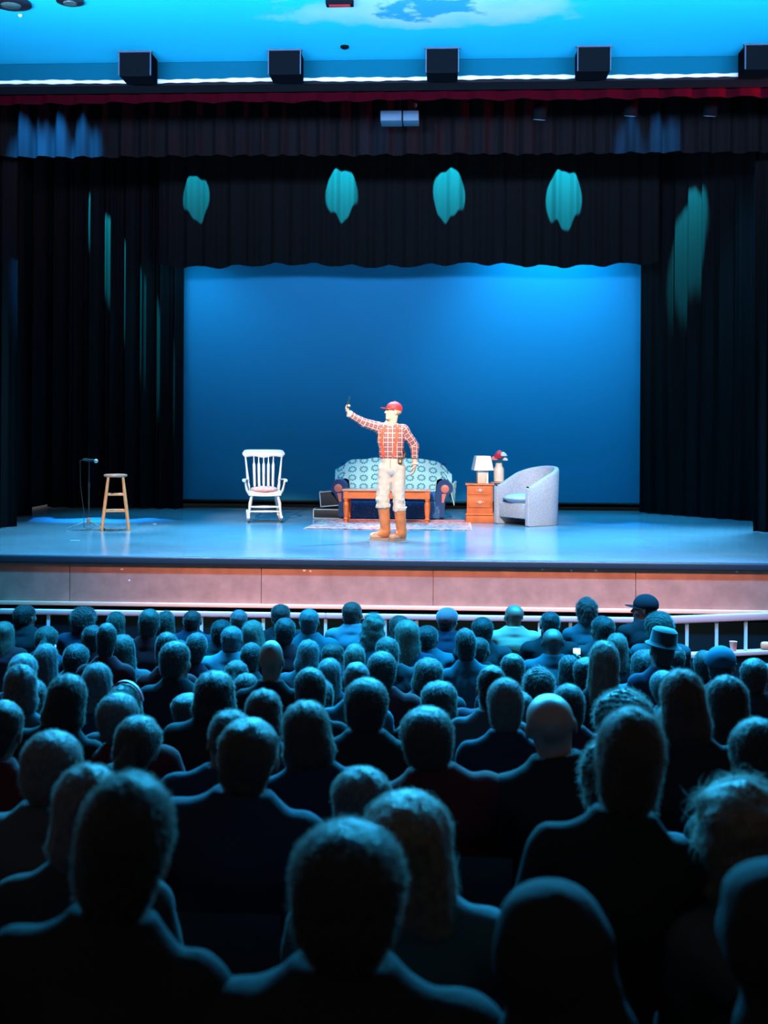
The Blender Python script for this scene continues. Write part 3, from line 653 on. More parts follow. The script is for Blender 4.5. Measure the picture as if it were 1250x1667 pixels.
# --- crocheted blanket over the sofa
def blanket_mat():
    mm = mat('crochet', (.45, .80, .80), .95, spec=.05); nt = mm.node_tree; b = nt.nodes['Principled BSDF']; L = nt.links.new
    at_ = nt.nodes.new('ShaderNodeAttribute'); at_.attribute_name = 'cloth'
    mp = nt.nodes.new('ShaderNodeMapping'); mp.inputs['Scale'].default_value = (5.2, 5.2, 0); L(at_.outputs['Vector'], mp.inputs['Vector'])
    fr = nt.nodes.new('ShaderNodeVectorMath'); fr.operation = 'FRACTION'; L(mp.outputs[0], fr.inputs[0])
    sb = nt.nodes.new('ShaderNodeVectorMath'); sb.operation = 'SUBTRACT'; sb.inputs[1].default_value = (.5, .5, 0); L(fr.outputs[0], sb.inputs[0])
    ln = nt.nodes.new('ShaderNodeVectorMath'); ln.operation = 'LENGTH'; L(sb.outputs[0], ln.inputs[0])
    sp = nt.nodes.new('ShaderNodeSeparateXYZ'); L(sb.outputs[0], sp.inputs[0])
    an = nt.nodes.new('ShaderNodeMath'); an.operation = 'ARCTAN2'; L(sp.outputs['X'], an.inputs[0]); L(sp.outputs['Y'], an.inputs[1])
    an2 = nt.nodes.new('ShaderNodeMath'); an2.operation = 'MULTIPLY'; an2.inputs[1].default_value = 10; L(an.outputs[0], an2.inputs[0])
    si = nt.nodes.new('ShaderNodeMath'); si.operation = 'SINE'; L(an2.outputs[0], si.inputs[0])
    ad = nt.nodes.new('ShaderNodeMath'); ad.operation = 'MULTIPLY_ADD'; ad.inputs[1].default_value = .05; L(si.outputs[0], ad.inputs[0]); L(ln.outputs['Value'], ad.inputs[2])
    r = nt.nodes.new('ShaderNodeValToRGB'); e = r.color_ramp.elements; e[0].position = .0; e[0].color = (.32, .84, .88, 1); e[1].position = .22; e[1].color = (.32, .84, .88, 1)
    for q, c in ((.25, (.02, .14, .18, 1)), (.33, (.02, .14, .18, 1)), (.37, (.42, .90, .93, 1))): x = r.color_ramp.elements.new(q); x.color = c
    L(ad.outputs[0], r.inputs['Fac'])
    n = nt.nodes.new('ShaderNodeTexNoise'); n.inputs['Scale'].default_value = 90; mx = nt.nodes.new('ShaderNodeMixRGB'); mx.blend_type = 'MULTIPLY'; mx.inputs['Fac'].default_value = .45
    L(mp.outputs[0], n.inputs['Vector']); n.inputs['Scale'].default_value = 14
    L(r.outputs['Color'], mx.inputs['Color1']); L(n.outputs['Color'], mx.inputs['Color2']); g = nt.nodes.new('ShaderNodeGamma'); g.inputs['Gamma'].default_value = .75; L(mx.outputs[0], g.inputs[0]); L(g.outputs[0], b.inputs['Base Color']); return mm
def sheet_with_coords(fn, nu, nv, thick, su, sv, name):
    m = MB().sheet(fn, nu, nv, thick); me = m.mesh(name); a = me.attributes.new('cloth', 'FLOAT_VECTOR', 'POINT'); n = (nu + 1) * (nv + 1)
    co = []
    for k in range(2 if thick > 0 else 1):
        for i in range(nu + 1):
            for j in range(nv + 1): co += [i / nu * su, j / nv * sv, 0]
    a.data.foreach_set('vector', co); return me
t = thing('crochet_blanket', 'pale teal crocheted blanket with dark ringed squares draped over the sofa', 'blanket', (sx0, 18.72, STAGE))
def bl(u, v):
    # v: 0 at the seat, .72 at the top edge of the back, 1 behind; u: left to right with a flap over each arm
    x = -.94 + 1.90 * u; k = min(1, v / .72)
    z = .445 + k * (top_h(min(abs(x), .9)) + .03 - .445); y = .40 + .085 * k - .05 * math.sin(k * PI) * 0
    if v > .72: q = (v - .72) / .28; y += .30 * q; z -= .30 * q * q
    e = abs(x) - .70
    if e > 0:
        z = max(z - .55 * e, z - .13) if v > .35 else max(z, .62 - .6 * e + .14 * min(1, e / .1) * (1 - e / .3)); 
    if x > .84 : y -= .1 * (x - .84) / .12 * (1 - k); z -= (x - .84) / .12 * .20 * (1 - k * .7)
    if x < -.72 and v < .3: z = max(z, .64)
    return (x, y - .012 + .008 * math.sin(x * 23 + v * 5) * (1 - .4 * k), z + .006 * math.sin(x * 17))
link_mesh('crocheted_cloth', sheet_with_coords(bl, 120, 50, .01, 1.95, .98, 'crocheted_cloth'), blanket_mat(), t)
# corner hanging down beside the right arm
def flap(u, v):
    w = (1 - v) * .10 + .006; return (.965 + (u - .5) * w * 1.2 + .03 * v, .04 + .25 * u, .60 - .36 * v + .02 * math.sin(u * 9))
link_mesh('hanging_corner', sheet_with_coords(flap, 12, 20, .008, .3, .4, 'hanging_corner'), blanket_mat(), t)

# --- suitcases left of the table
M_case = mat('case_black', (.015, .02, .028), .45); M_edge = mat('case_edge', (.55, .66, .70), .35, metal=.4)
def case(name, label, loc, w, h, d, rz, tilt):
    t = thing(name, label, 'suitcase', loc, rz); t.rotation_euler = (0, tilt, rz)
    MB().box((0, 0, h / 2), (w, d, h), bev=.015).obj('shell', M_case, t)
    m = MB()
    for z in (.008, h - .008):
        for y in (-d / 2, d / 2): m.box((0, y, z), (w, .014, .014))
        for x in (-w / 2, w / 2): m.box((x, 0, z), (.014, d, .014))
    for x in (-w / 2, w / 2):
        for y in (-d / 2, d / 2): m.box((x, y, h / 2), (.014, .014, h))
    m.obj('metal_edge', M_edge, t); return t
q = at(533, 845, Y=18.9)
case('suitcase', 'low flat black suitcase with pale metal edges on the floor', (q.x, 19.0, STAGE + .003), .44, .155, .32, 0, 0)
tt = case('suitcase', 'taller black suitcase leaning back on top of the flat one', (q.x + .06, 19.02, STAGE + .20), .33, .25, .30, 0, math.radians(-5))
MB().box((.10, -.158, .13), (.014, .012, .16), bev=.005).obj('red_strap', mat('strap_red', (.6, .08, .06), .6), tt)

# --- nightstand
t = thing('nightstand', 'orange wooden two-drawer nightstand left of the armchair', 'nightstand', (at(781, 850, Y=18.3).x, 18.50, STAGE))
MB().box((0, 0, .345), (.40, .36, .47), bev=.004).obj('cabinet', M_orangewood, t)
MB().box((0, -.005, .592), (.45, .40, .025), bev=.008).obj('top_board', M_orangewood, t)
m = MB(); m.box((0, -.003, .055), (.43, .38, .11), bev=.006); m.box((0, -.01, .13), (.44, .40, .03), bev=.01); m.obj('plinth', M_orangewood, t)
for z, h in ((.50, .135), (.315, .16)):
    d = MB().box((0, -.185, z), (.36, .022, h), bev=.006).obj('drawer', M_orangewood, t)
    m = MB(); m.box((0, -.199, z + .01), (.05, .004, .035), bev=.0015); m.tube([(-.045, -.20, z + .012), (-.03, -.215, z - .004), (0, -.22, z - .01), (.03, -.215, z - .004), (.045, -.20, z + .012)], .005)
    for sx in (-1, 1): m.ball((sx * .052, -.2, z + .01), .011, 6)
    m.obj('drawer_pull', mat('pull_brass', (.85, .55, .40), .3, metal=.5), d)
NX = t.location.x; NT = STAGE + .605
# --- lamp and small cup on it
t = thing('table_lamp', 'white table lamp with square base and tapered shade on the nightstand', 'lamp', (at(785, 784, Y=18.5).x, 18.52, NT), math.radians(8))
MB().box((0, 0, .10), (.17, .15, .20), bev=.006).obj('base', mat('lamp_base_cream', (.80, .62, .54), .6), t)
MB().tube([(0, 0, .2), (0, 0, .26)], .012).obj('neck', M_chrome, t)
m = MB(); a, b, z0, z1 = .152, .112, .205, .425
V = [(-a, -a, z0), (a, -a, z0), (a, a, z0), (-a, a, z0), (-b, -b, z1), (b, -b, z1), (b, b, z1), (-b, b, z1)]; k = .96
V += [(x * k, y * k, z + (.004 if z == z1 else 0)) for x, y, z in V]
m.add(V, [(0, 1, 5, 4), (1, 2, 6, 5), (2, 3, 7, 6), (3, 0, 4, 7), (9, 8, 12, 13), (10, 9, 13, 14), (11, 10, 14, 15), (8, 11, 15, 12), (0, 8, 9, 1), (1, 9, 10, 2), (2, 10, 11, 3), (3, 11, 8, 0), (4, 5, 13, 12), (5, 6, 14, 13), (6, 7, 15, 14), (7, 4, 12, 15)])
m.obj('lamp_shade', mat('shade_white', (.72, .76, .80), .8), t)
t = thing('cordless_phone', 'small white handset standing at the right front of the nightstand', 'telephone', (at(793, 782, Y=18.38).x, 18.37, NT))
MB().box((0, 0, .008), (.05, .06, .016), bev=.005).obj('cradle', mat('plastic_white', (.78, .74, .72), .4), t); MB().box((0, .01, .075), (.036, .02, .135), Euler((-.12, 0, 0)), bev=.007).obj('handset', mat('plastic_white', 'x'), t)
# --- little side table behind, vase and flowers
vx = at(812, 780, Y=18.95).x
t = thing('side_table', 'small peach side table half hidden behind the armchair', 'side table', (vx, 19.0, STAGE))
MB().lathe([(.13, .585), (.14, .592), (.14, .60), (.135, .604)], n=32).obj('tabletop', mat('peach_wood', (.75, .36, .26), .5), t)
MB().tube([(0, 0, .02), (0, 0, .58)], [.025, .018]).obj('stem', mat('peach_wood', 'x'), t); MB().lathe([(.12, 0), (.12, .015), (.03, .03)]).obj('foot', mat('peach_wood', 'x'), t)
t = thing('vase', 'tall white vase between the lamp and the armchair', 'vase', (vx, 19.0, STAGE + .605))
MB().lathe([(.05, 0), (.078, .01), (.084, .06), (.084, .20), (.078, .225), (.058, .25), (.052, .30), (.056, .305), (.048, .30), (.05, .25)], n=32).obj('vase_body', mat('vase_white', (.85, .80, .76), .35), t)
def flower(dx, dy, dz, r, c, label, seed):
    t = thing('artificial_flower', label, 'flower', (vx, 19.0, STAGE + .605), 0, 'flowers in the white vase')
    m = MB(); rs = random.Random(seed)
    for ring, (n, tilt) in enumerate(((1, 0), (5, .5), (7, 1.0), (9, 1.45))):
        for i in range(n):
            a = 2 * PI * i / n + ring; R = Euler((tilt, 0, a)).to_matrix(); c0 = Vector((dx, dy, dz)) + R @ Vector((0, 0, r * .55))
            m.ball(c0, (r * .42, r * .16 + .004, r * .5), 5, R)
    m.obj('petals', mat('petal_' + c[0], c[1], .7), t)
    MB().tube([(dx, dy, dz), (dx * .5, dy * .5, .33), (dx * .15, 0, .1)], .004, 6).obj('stem', mat('stem_green', (.05, .2, .08), .6), t)
flower(-.02, -.02, .385, .078, ('red', (.65, .02, .05)), 'deep red artificial flower at the centre of the white vase', 1)
flower(-.075, -.03, .355, .060, ('pink', (.85, .30, .28)), 'pink artificial flower drooping on the left of the vase', 2)
flower(.01, .02, .45, .060, ('rose', (.80, .15, .20)), 'rose red artificial flower at the top of the bunch', 3)
flower(.07, -.01, .42, .062, ('white', (.80, .84, .84)), 'white artificial flower at the upper right of the bunch', 4)
flower(.10, -.03, .35, .044, ('white', (.80, .84, .84)), 'small pale artificial flower hanging lowest at the right of the bunch', 5)

# --- tub armchair
M_arm = mat('armchair_fabric', (.42, .47, .56), .9, spec=.15, mottle=.18, mscale=45)
M_armseat = mat('armchair_seat_fabric', (.36, .46, .60), .9, spec=.15, mottle=.18, mscale=45)
pa = at(803, 850, z=STAGE); pb = at(846, 856, z=STAGE)
AW, AD, TH = .40, .40, .085    # half width, straight arm length, wall thickness
ang = math.radians(-52)
c0 = Vector((at(862, 820, Y=18.1).x, 18.16, STAGE))
t = thing('armchair', 'pale blue-grey tub armchair at the right of the set', 'armchair', c0, ang)
def upath(u):
    # u 0..1 along arm, round back, other arm ; returns centre line point and outward normal
    L1 = .42; L2 = PI * (AW - TH / 2) * .92; T = 2 * L1 + L2; s = u * T; r = AW - TH / 2
    if s < L1: return Vector((-r, -.36 + s, 0)), Vector((-1, 0, 0))
    if s < L1 + L2:
        a = (s - L1) / L2 * PI; return Vector((-r * math.cos(a), .06 + r * .92 * math.sin(a), 0)), Vector((-math.cos(a), math.sin(a), 0)).normalized()
    return Vector((r, .06 - (s - L1 - L2), 0)), Vector((1, 0, 0))
def wall_top(u): 
    k = math.sin(u * PI); return .60 + .29 * max(0, (k - .12) / .88) ** 1.05
m = MB()
def tub(u, v):
    p, n = upath(u); h = wall_top(u); w = v * 4 % 4; th = TH / 2
    seq = [(-th, .22), (-th, h - .03), (-th * .7, h - .005), (0, h), (th * .7, h - .005), (th, h - .03), (th, .004), (-th, .004), (-th, .22)]
    i = v * (len(seq) - 1); k = min(int(i), len(seq) - 2); f = i - k
    o = seq[k][0] + (seq[k + 1][0] - seq[k][0]) * f; z = seq[k][1] + (seq[k + 1][1] - seq[k][1]) * f; flare = .035 * (z / .9) * max(0, math.sin(u * PI) - .2)
    return (p.x + n.x * (o + flare), p.y + n.y * (o + flare), z)
m.sheet(tub, 64, 16)
for u in (0, 1):
    p, n = upath(u); h = wall_top(u); m.box((p.x, p.y - .0, h / 2 - .01), (TH - .004, .03, h - .03), bev=.012)
m.obj('barrel_back', M_arm, t)
MB().box((0, -.02, .22), (2 * AW - 2 * TH + .01, .64, .23), bev=.02).obj('seat_base', M_arm, t)
S = SDF((-.4, -.46, .28), (.4, .44, .54), .01); S.ell((0, -.02, .40), (.37, .40, .075), .02); S.cyl((0, -.02, .345), (0, -.02, .43), .31, .30, .05)
seat = S.mesh('seat_cushion'); link_mesh('seat_cushion', seat, M_armseat, t)

# ================================================================== PEOPLE
def head_into(S, T, fine=False, bald=False):
    """adds a head to a distance field; T maps head space (faces +Y, up +Z) to the field's space"""
    R = T.to_3x3(); P = lambda *p: T @ Vector(p)
    S.ell(P(0, -.012, .03), (.075, .095, .082), .03, R)
    S.ell(P(0, .026, -.03), (.060, .066, .082), .03, R)
    S.ell(P(0, .046, -.088), (.040, .040, .030), .02, R)
    S.cap(P(-.032, .080, .022), P(.032, .080, .022), .010, .010, .012)
    for s in (-1, 1): S.ell(P(s * .031, .094, .002), (.017, .014, .011), .010, R, sub=True)
    S.cap(P(0, .086, .008), P(0, .110, -.026), .007, .012, .010)
    for s in (-1, 1): S.ell(P(s * .010, .100, -.030), (.007, .008, .006), .006, R)
    S.ell(P(0, .088, -.056), (.021, .011, .005), .005, R); S.ell(P(0, .086, -.066), (.018, .011, .006), .005, R)
    S.ell(P(0, .080, -.098), (.018, .014, .014), .012, R)
    for s in (-1, 1):
        S.ell(P(s * .045, .055, -.025), (.022, .026, .022), .02, R)
        S.ell(P(s * .079, -.004, -.010), (.008, .017, .031), .008, R); S.ell(P(s * .086, .000, -.008), (.004, .009, .018), .004, R, sub=True)

def hand_into(S, w, f, n, tdir, curl, k=.006, scale=1.0, rad=.0088, thumb=.6):
    """w wrist, f finger direction, n palm normal (fingers close towards it), tdir side of the thumb"""
    w = Vector(w); f = Vector(f).normalized(); n = Vector(n); n = (n - f * n.dot(f)).normalized(); td = f.cross(n); td = td if td.dot(Vector(tdir)) > 0 else -td
    M = Matrix((td, f, n)).transposed()
    S.ell(w + f * .045 * scale, (.040 * scale, .052 * scale, .016 * scale), .012, M)
    tips = []
    for i, (o, L) in enumerate(((.028, .072), (.010, .080), (-.009, .075), (-.027, .058))):
        p = w + f * (.082 - .006 * abs(i - 1)) * scale + td * o * scale; d = f.copy(); c = curl[i] if hasattr(curl, '__len__') else curl
        ax = f.cross(n).normalized(); r = rad
        for j, fr in enumerate((.45, .32, .23)):
            d = Matrix.Rotation(c * (.8 if j == 0 else 1.0), 3, ax) @ d; q = p + d * L * fr * scale; S.cap(p, q, r, r * .9, k); p = q; r *= .9
        tips.append(p)
    p = w + f * .025 * scale + td * .030 * scale; d = (td * .75 + f * .6 + n * .25).normalized()
    for j, L in enumerate((.035, .030, .024)):
        q = p + d * L * scale; S.cap(p, q, rad * 1.2 - .001 * j, rad * 1.05 - .001 * j, k); p = q; d = (d + f * .35 + n * thumb).normalized()
    tips.append(p); return tips

M_skin = mat('skin', (.62, .34, .24), .5, spec=.4)
def skin(c): return mat('skin_%02d' % int(c[0] * 100), c, .5, spec=.4)

# ------------------------------------------------------------------ the performer (faces the audience, head and raised arm to the picture's left)
PX = at(636, 880, z=STAGE); PY = 15.35; PX = at(638, 880, Y=PY).x
def build_performer():
    hc = Vector((.005, -.03, 1.665)); HT = Matrix.Translation(hc) @ Matrix.Rotation(math.radians(118), 4, 'Z') @ Matrix.Rotation(math.radians(6), 4, 'X')
    neck0 = Vector((-.02, .0, 1.46))
    shR, elR, wrR = Vector((-.165, -.01, 1.455)), Vector((-.365, -.13, 1.515)), Vector((-.555, -.24, 1.635))
    shL, elL, wrL = Vector((.135, .01, 1.44)), Vector((.285, .09, 1.22)), Vector((.292, -.02, .965))
    hipR, knR, anR = Vector((-.088, 0, .90)), Vector((-.125, -.02, .54)), Vector((-.085, .02, .115))
    hipL, knL, anL = Vector((.075, 0, .90)), Vector((.085, -.03, .54)), Vector((.125, .0, .10))
    lo, hi = (-.78, -.48, -.02), (.46, .30, 1.86)
    S = SDF(lo, hi, .007)
    S.ell((-.005, 0, .94), (.145, .095, .10), .03); S.ell((-.01, .0, 1.10), (.145, .10, .13), .06); S.ell((-.02, .0, 1.29), (.165, .115, .17), .06)
    S.cap((-.15, .01, 1.425), (.12, .01, 1.415), .062, .062, .05)
    S.cap(neck0, hc + Vector((.01, .01, -.07)), .060, .055, .03)
    for a, b, c in ((shR, elR, wrR), (shL, elL, wrL)): S.cap(a, b, .052, .040, .03); S.cap(b, c, .040, .028, .02)
    for a, b, c in ((hipR, knR, anR), (hipL, knL, anL)): S.cap(a, b, .075, .052, .015); S.cap(b, c, .052, .040, .02)
    for an, d in ((anR, Vector((-.95, -.30, 0))), (anL, Vector((-.66, -.75, 0)))):
        d.normalize(); S.cap(an + Vector((0, 0, -.06)), an + d * .15 + Vector((0, 0, -.07)), .038, .030, .03)
    head_into(S, HT)
    # raised hand: fingers up, closed round the phone; hanging hand: fingers down, relaxed
    fR = Vector((-.30, -.25, .92)); hand_into(S, wrR + fR * .01, fR, (.80, -.40, .30), (-.2, -1, .2), (.95, 1.0, 1.05, 1.1), thumb=.35)
    hand_into(S, wrL, (-.10, -.28, -.95), (-.9, .2, .1), (-.2, -1, 0), (.45, .5, .55, .6), thumb=.3)
    body = link_mesh('person', S.mesh('performer_body'), mat('performer_skin', (.80, .44, .28), .5, spec=.4))
    tag(body, 'man in red cap, plaid shirt and tan boots standing centre stage, raising a phone', 'person')
    body.location = (PX, PY, STAGE + .006)
    # shirt
    T = SDF(lo, hi, .007)
    T.ell((-.005, 0, 1.04), (.152, .112, .10), .04); T.ell((-.01, .0, 1.13), (.162, .112, .13), .06); T.ell((-.02, .0, 1.29), (.178, .125, .17), .06)
    T.cap((-.15, .01, 1.425), (.12, .01, 1.415), .074, .074, .05); T.cap((-.05, .0, 1.44), (.02, .0, 1.44), .085, .085, .04)
    T.cap(shR, elR, .068, .058, .03); T.cyl(elR - (wrR - elR) * .05, elR + (wrR - elR) * .97, .056, .043, .02)
    T.cap(shL, elL, .068, .058, .03); T.cyl(elL - (wrL - elL) * .05, elL + (wrL - elL) * .97, .056, .043, .02)
    for e, w in ((elR, wrR), (elL, wrL)): T.cyl(e.lerp(w, .82), e.lerp(w, 1.0), .044, .043, .004)
    T.ripple(.005, 26, 5, (1, 1, .8)); T.ripple(.003, 55, 6)
    T.plane((0, 0, 1.055), (0, 0, -1))
    tl = Vector((.0, 0, 1)); 
    me = T.mesh('plaid_shirt')
    shirtS = T
    V = np.empty(len(me.vertices) * 3); me.vertices.foreach_get('co', V); V = V.reshape(-1, 3)
    segs = [(np.array((-.01, 0, 1.0)), np.array((-.02, 0, 1.50)), 0.15, 'z')] + [(np.array(a), np.array(b), .05, 'arm') for a, b in ((shR, elR), (elR, wrR), (shL, elL), (elL, wrL))]
    best = np.full(len(V), 9.0); UV = np.zeros((len(V), 3)); off = {1: 0, 2: .24, 3: 0, 4: .27}
    for i, (a, b, r, kd) in enumerate(segs):
        ab = b - a; L = np.linalg.norm(ab); u = ab / L; t_ = np.clip((V - a) @ u, 0, L); d = np.linalg.norm(V - a - t_[:, None] * u, axis=1) - r; m_ = d < best; best[m_] = d[m_]
        w = V - a; side = np.cross(u, (0, 1, 0)); side /= np.linalg.norm(side); fr = np.cross(side, u); th = np.arctan2(w @ fr, w @ side)
        if kd == 'z': UV[m_] = np.stack([V[m_, 0], V[m_, 2], 0 * V[m_, 0]], 1)
        else: UV[m_] = np.stack([th[m_] * .055, (w @ u)[m_] + off[i], 0 * th[m_]], 1)
    at_ = me.attributes.new('cloth', 'FLOAT_VECTOR', 'POINT'); at_.data.foreach_set('vector', UV.ravel())
    mm = mat('plaid', (.5, .1, .1), .85); nt = mm.node_tree; b = nt.nodes['Principled BSDF']; L = nt.links.new
    an = nt.nodes.new('ShaderNodeAttribute'); an.attribute_name = 'cloth'; sp = nt.nodes.new('ShaderNodeSeparateXYZ'); L(an.outputs['Vector'], sp.inputs[0])
    outs = []
    for ax in 'XY':
        q = nt.nodes.new('ShaderNodeMath'); q.operation = 'MULTIPLY'; q.inputs[1].default_value = 1 / .060; L(sp.outputs[ax], q.inputs[0])
        f = nt.nodes.new('ShaderNodeMath'); f.operation = 'FRACT'; L(q.outputs[0], f.inputs[0])
        r = nt.nodes.new('ShaderNodeValToRGB'); r.color_ramp.interpolation = 'CONSTANT'; e = r.color_ramp.elements; e[0].position = 0; e[0].color = (1, 1, 1, 1); e[1].position = .17; e[1].color = (0, 0, 0, 1)
        for p_, v_ in ((.55, .22), (.64, 0)): x = r.color_ramp.elements.new(p_); x.color = (v_, v_, v_, 1)
        L(f.outputs[0], r.inputs['Fac']); outs.append(r)
    mx = nt.nodes.new('ShaderNodeMath'); mx.operation = 'MAXIMUM'; L(outs[0].outputs['Color'], mx.inputs[0]); L(outs[1].outputs['Color'], mx.inputs[1])
    mc = nt.nodes.new('ShaderNodeMixRGB'); mc.inputs['Color1'].default_value = (.17, .055, .065, 1); mc.inputs['Color2'].default_value = (.66, .34, .27, 1); L(mx.outputs[0], mc.inputs['Fac']); L(mc.outputs[0], b.inputs['Base Color'])
    shirt = link_mesh('plaid_shirt', me, mm, body)
    # collar, cuffs
    C = SDF((-.2, -.2, 1.40), (.18, .2, 1.60), .005); C.cyl((-.03, 0, 1.475), (-.012, -.005, 1.545), .098, .070, .004); C.cyl((-.03, 0, 1.44), (-.008, -.006, 1.60), .076, .062, .004, sub=True); C.cyl((-.05, -.14, 1.50), (-.03, -.04, 1.56), .02, .03, .01, sub=True)
    link_mesh('collar', C.mesh('collar'), mat('collar_plaid', (.62, .26, .22), .85), shirt)
    for e, w in ((elR, wrR), (elL, wrL)):
        a, c = e.lerp(w, .90), e.lerp(w, 1.0); MB().tube([a, c], [.0475, .0465], 20).obj('cuff', mat('cuff_plaid', (.82, .48, .38), .85), shirt)
    # trousers, loose and rolled over the boots
    Q = SDF(lo, hi, .007)
    Q.ell((-.005, 0, .93), (.166, .128, .125), .04); Q.ell((-.005, 0, 1.04), (.150, .110, .07), .04)
    for a, k_, an_, zc in ((hipR, knR, anR, .415), (hipL, knL, anL, .375)):
        Q.cap(a + Vector((0, 0, .02)), k_, .102, .080, .008); w = k_.lerp(an_, (k_.z - zc) / (k_.z - an_.z)); Q.cyl(k_ + Vector((0, 0, .05)), w, .080, .086, .012); Q.cyl(w + Vector((0, 0, .05)), w, .092, .089, .006)
    Q.ripple(.006, 24, 11, (1, 1, 1)); Q.ripple(.014, 34, 12, (.5, .5, 1.5), win=(.47, .12)); Q.ripple(.004, 26, 14, (1, .6, 1), win=(.75, .15)); Q.plane((0, 0, 1.095), (0, 0, 1))
    M_trs = mat('stone_trousers', (.62, .52, .42), .9, mottle=.12, mscale=10)
    trs = link_mesh('trousers', Q.mesh('trousers'), M_trs, body)
    trsS = Q
    def front_y(S_, x, z, out=.004):
        y = -.30
        while y < .05 and S_.value((x, y, z)) > 0: y += .003
        return y - out
    # fly, pockets, waistband
    def ribbon(S_, pts, w, th=.005, n=26, name='strap', m=None, parent=None, back=False):
        P = []
        for i in range(n + 1):
            q = i / n * (len(pts) - 1); k = min(int(q), len(pts) - 2); f = q - k; x = pts[k][0] + (pts[k + 1][0] - pts[k][0]) * f; z = pts[k][1] + (pts[k + 1][1] - pts[k][1]) * f; P.append((x, z))
        vs = []; fs = []
        for i, (x, z) in enumerate(P):
            a = P[max(i - 1, 0)]; c = P[min(i + 1, n)]; t_ = Vector((c[0] - a[0], c[1] - a[1])).normalized(); sx_, sz_ = -t_.y * w / 2, t_.x * w / 2
            for s in (-1, 1):
                xx, zz = x + s * sx_, z + s * sz_; y = front_y(S_, xx, zz); vs += [(xx, y + .004, zz), (xx, y - th, zz)]
        for i in range(n):
            a = i * 4; c = a + 4; fs += [(a + 1, c + 1, c + 3, a + 3), (a, a + 2, c + 2, c), (a, c, c + 1, a + 1), (a + 2, a + 3, c + 3, c + 2)]
        fs += [(0, 1, 3, 2), (n * 4, n * 4 + 2, n * 4 + 3, n * 4 + 1)]
        return MB().add(vs, fs, False).obj(name, m, parent)
    M_susp = mat('suspender_orange', (.75, .07, .025), .7)
    ribbon(shirtS, [(-.095, 1.465), (-.128, 1.38), (-.135, 1.25), (-.12, 1.12), (-.105, 1.07)], .036, name='suspender', m=M_susp, parent=body)
    ribbon(shirtS, [(.065, 1.465), (.062, 1.38), (.045, 1.25), (.028, 1.14), (.012, 1.07)], .036, name='suspender', m=M_susp, parent=body)
    ribbon(trsS, [(-.135, 1.075), (-.02, 1.068), (.13, 1.075)], .032, name='waistband', m=M_trs, parent=trs)
    ribbon(trsS, [(-.02, 1.06), (-.022, .93)], .010, n=8, name='fly_seam', m=mat('seam', (.40, .32, .25), .9), parent=trs)
    pch = MB(); yy = front_y(trsS, .10, 1.03); pch.box((.105, yy - .018, 1.03), (.055, .03, .085), bev=.008); pouch = pch.obj('belt_pouch', mat('pouch_brown', (.05, .025, .02), .5), body)
    MB().box((.105, yy - .036, 1.02), (.03, .006, .035), bev=.003).obj('pouch_label', mat('pouch_light', (.6, .35, .1), .5), pouch)
    MB().box((.075, yy - .008, 1.10), (.10, .02, .03), Euler((0, -.3, 0)), bev=.006).obj('belt_clip', mat('pouch_brown', 'x'), pouch)
    MB().tube([(.13, -.06, 1.18), (.165, -.02, 1.12), (.15, -.05, 1.05)], [.012, .02, .012]).obj('holster_strap', mat('pouch_brown', 'x'), body)
    # boots
    M_boot = mat('tan_boot', (.56, .17, .05), .55, mottle=.18, mscale=12); M_foot = mat('boot_foot', (.68, .40, .27), .5); M_sole = mat('boot_sole', (.50, .30, .20), .6)
    for k_, an_, d, zc in ((knR, anR, Vector((-.95, -.30, 0)), .40), (knL, anL, Vector((-.66, -.75, 0)), .36)):
        d.normalize(); B = SDF((-.40, -.30, -.015), (.26, .18, .50), .006); top = k_.lerp(an_, (k_.z - zc) / (k_.z - an_.z))
        B.cyl(an_ + Vector((0, 0, -.02)), top + Vector((0, 0, .03)), .062, .078, .02); B.cap(an_ + Vector((0, 0, -.035)), an_ + d * .05 + Vector((0, 0, -.035)), .062, .058, .03)
        g = Vector((an_.x, an_.y, 0)); B.cap(g + Vector((0, 0, .055)), g + d * .165 + Vector((0, 0, .046)), .050, .046, .03); B.ripple(.0035, 34, 9); B.plane((0, 0, .014), (0, 0, -1))
        bt = link_mesh('boot', B.mesh('boot'), M_boot, body)
        G = SDF((-.40, -.30, -.02), (.26, .18, .12), .006); G.cap(g + Vector((0, 0, .05)) + d * .05, g + d * .167 + Vector((0, 0, .044)), .051, .048, .02); G.plane((0, 0, .016), (0, 0, -1)); link_mesh('foot_cover', G.mesh('foot_cover'), M_foot, bt)
        ol = []
        perp = Vector((-d.y, d.x, 0))
        for i in range(28):
            a_ = 2 * PI * i / 28; c_ = g + d * (.165 if math.cos(a_) > 0 else -.012); q = c_ + d * math.cos(a_) * .056 + perp * math.sin(a_) * .053; ol.append((q.x, q.y))
        MB().prism(ol, 'z', -.005, .018).obj('sole', M_sole, bt)
    # cap: crown, brim, button
    M_cap = mat('red_cap', (.75, .025, .03), .6)
    K = SDF(hc - Vector((.22, .22, .1)), hc + Vector((.22, .22, .2)), .005); P = lambda *p: HT @ Vector(p); R3 = HT.to_3x3()
    K.ell(P(0, -.016, .040), (.090, .110, .092), .01, R3); K.plane(P(0, 0, .022), R3 @ Vector((0, .10, -1)), .01); K.ell(P(0, -.016, .02), (.078, .098, .085), .006, R3, sub=True)
    capo = link_mesh('cap', K.mesh('cap'), M_cap, body)
    br = MB(); vs = []; 
    def brim(u, v):
        a_ = (u - .5) * 2.5; r = 1 + v * .95 * max(.0, math.cos(a_ * 1.15)); return P(.086 * math.sin(a_) * (1 + .05 * v), -.016 + .100 * math.cos(a_) * r, .030 - .018 * math.sin(a_) ** 2 + .006 * v)
    br.sheet(brim, 24, 8, .006); br.obj('brim', M_cap, capo)
    MB().ball(P(0, -.016, .133), .009, 6).obj('button', M_cap, capo)
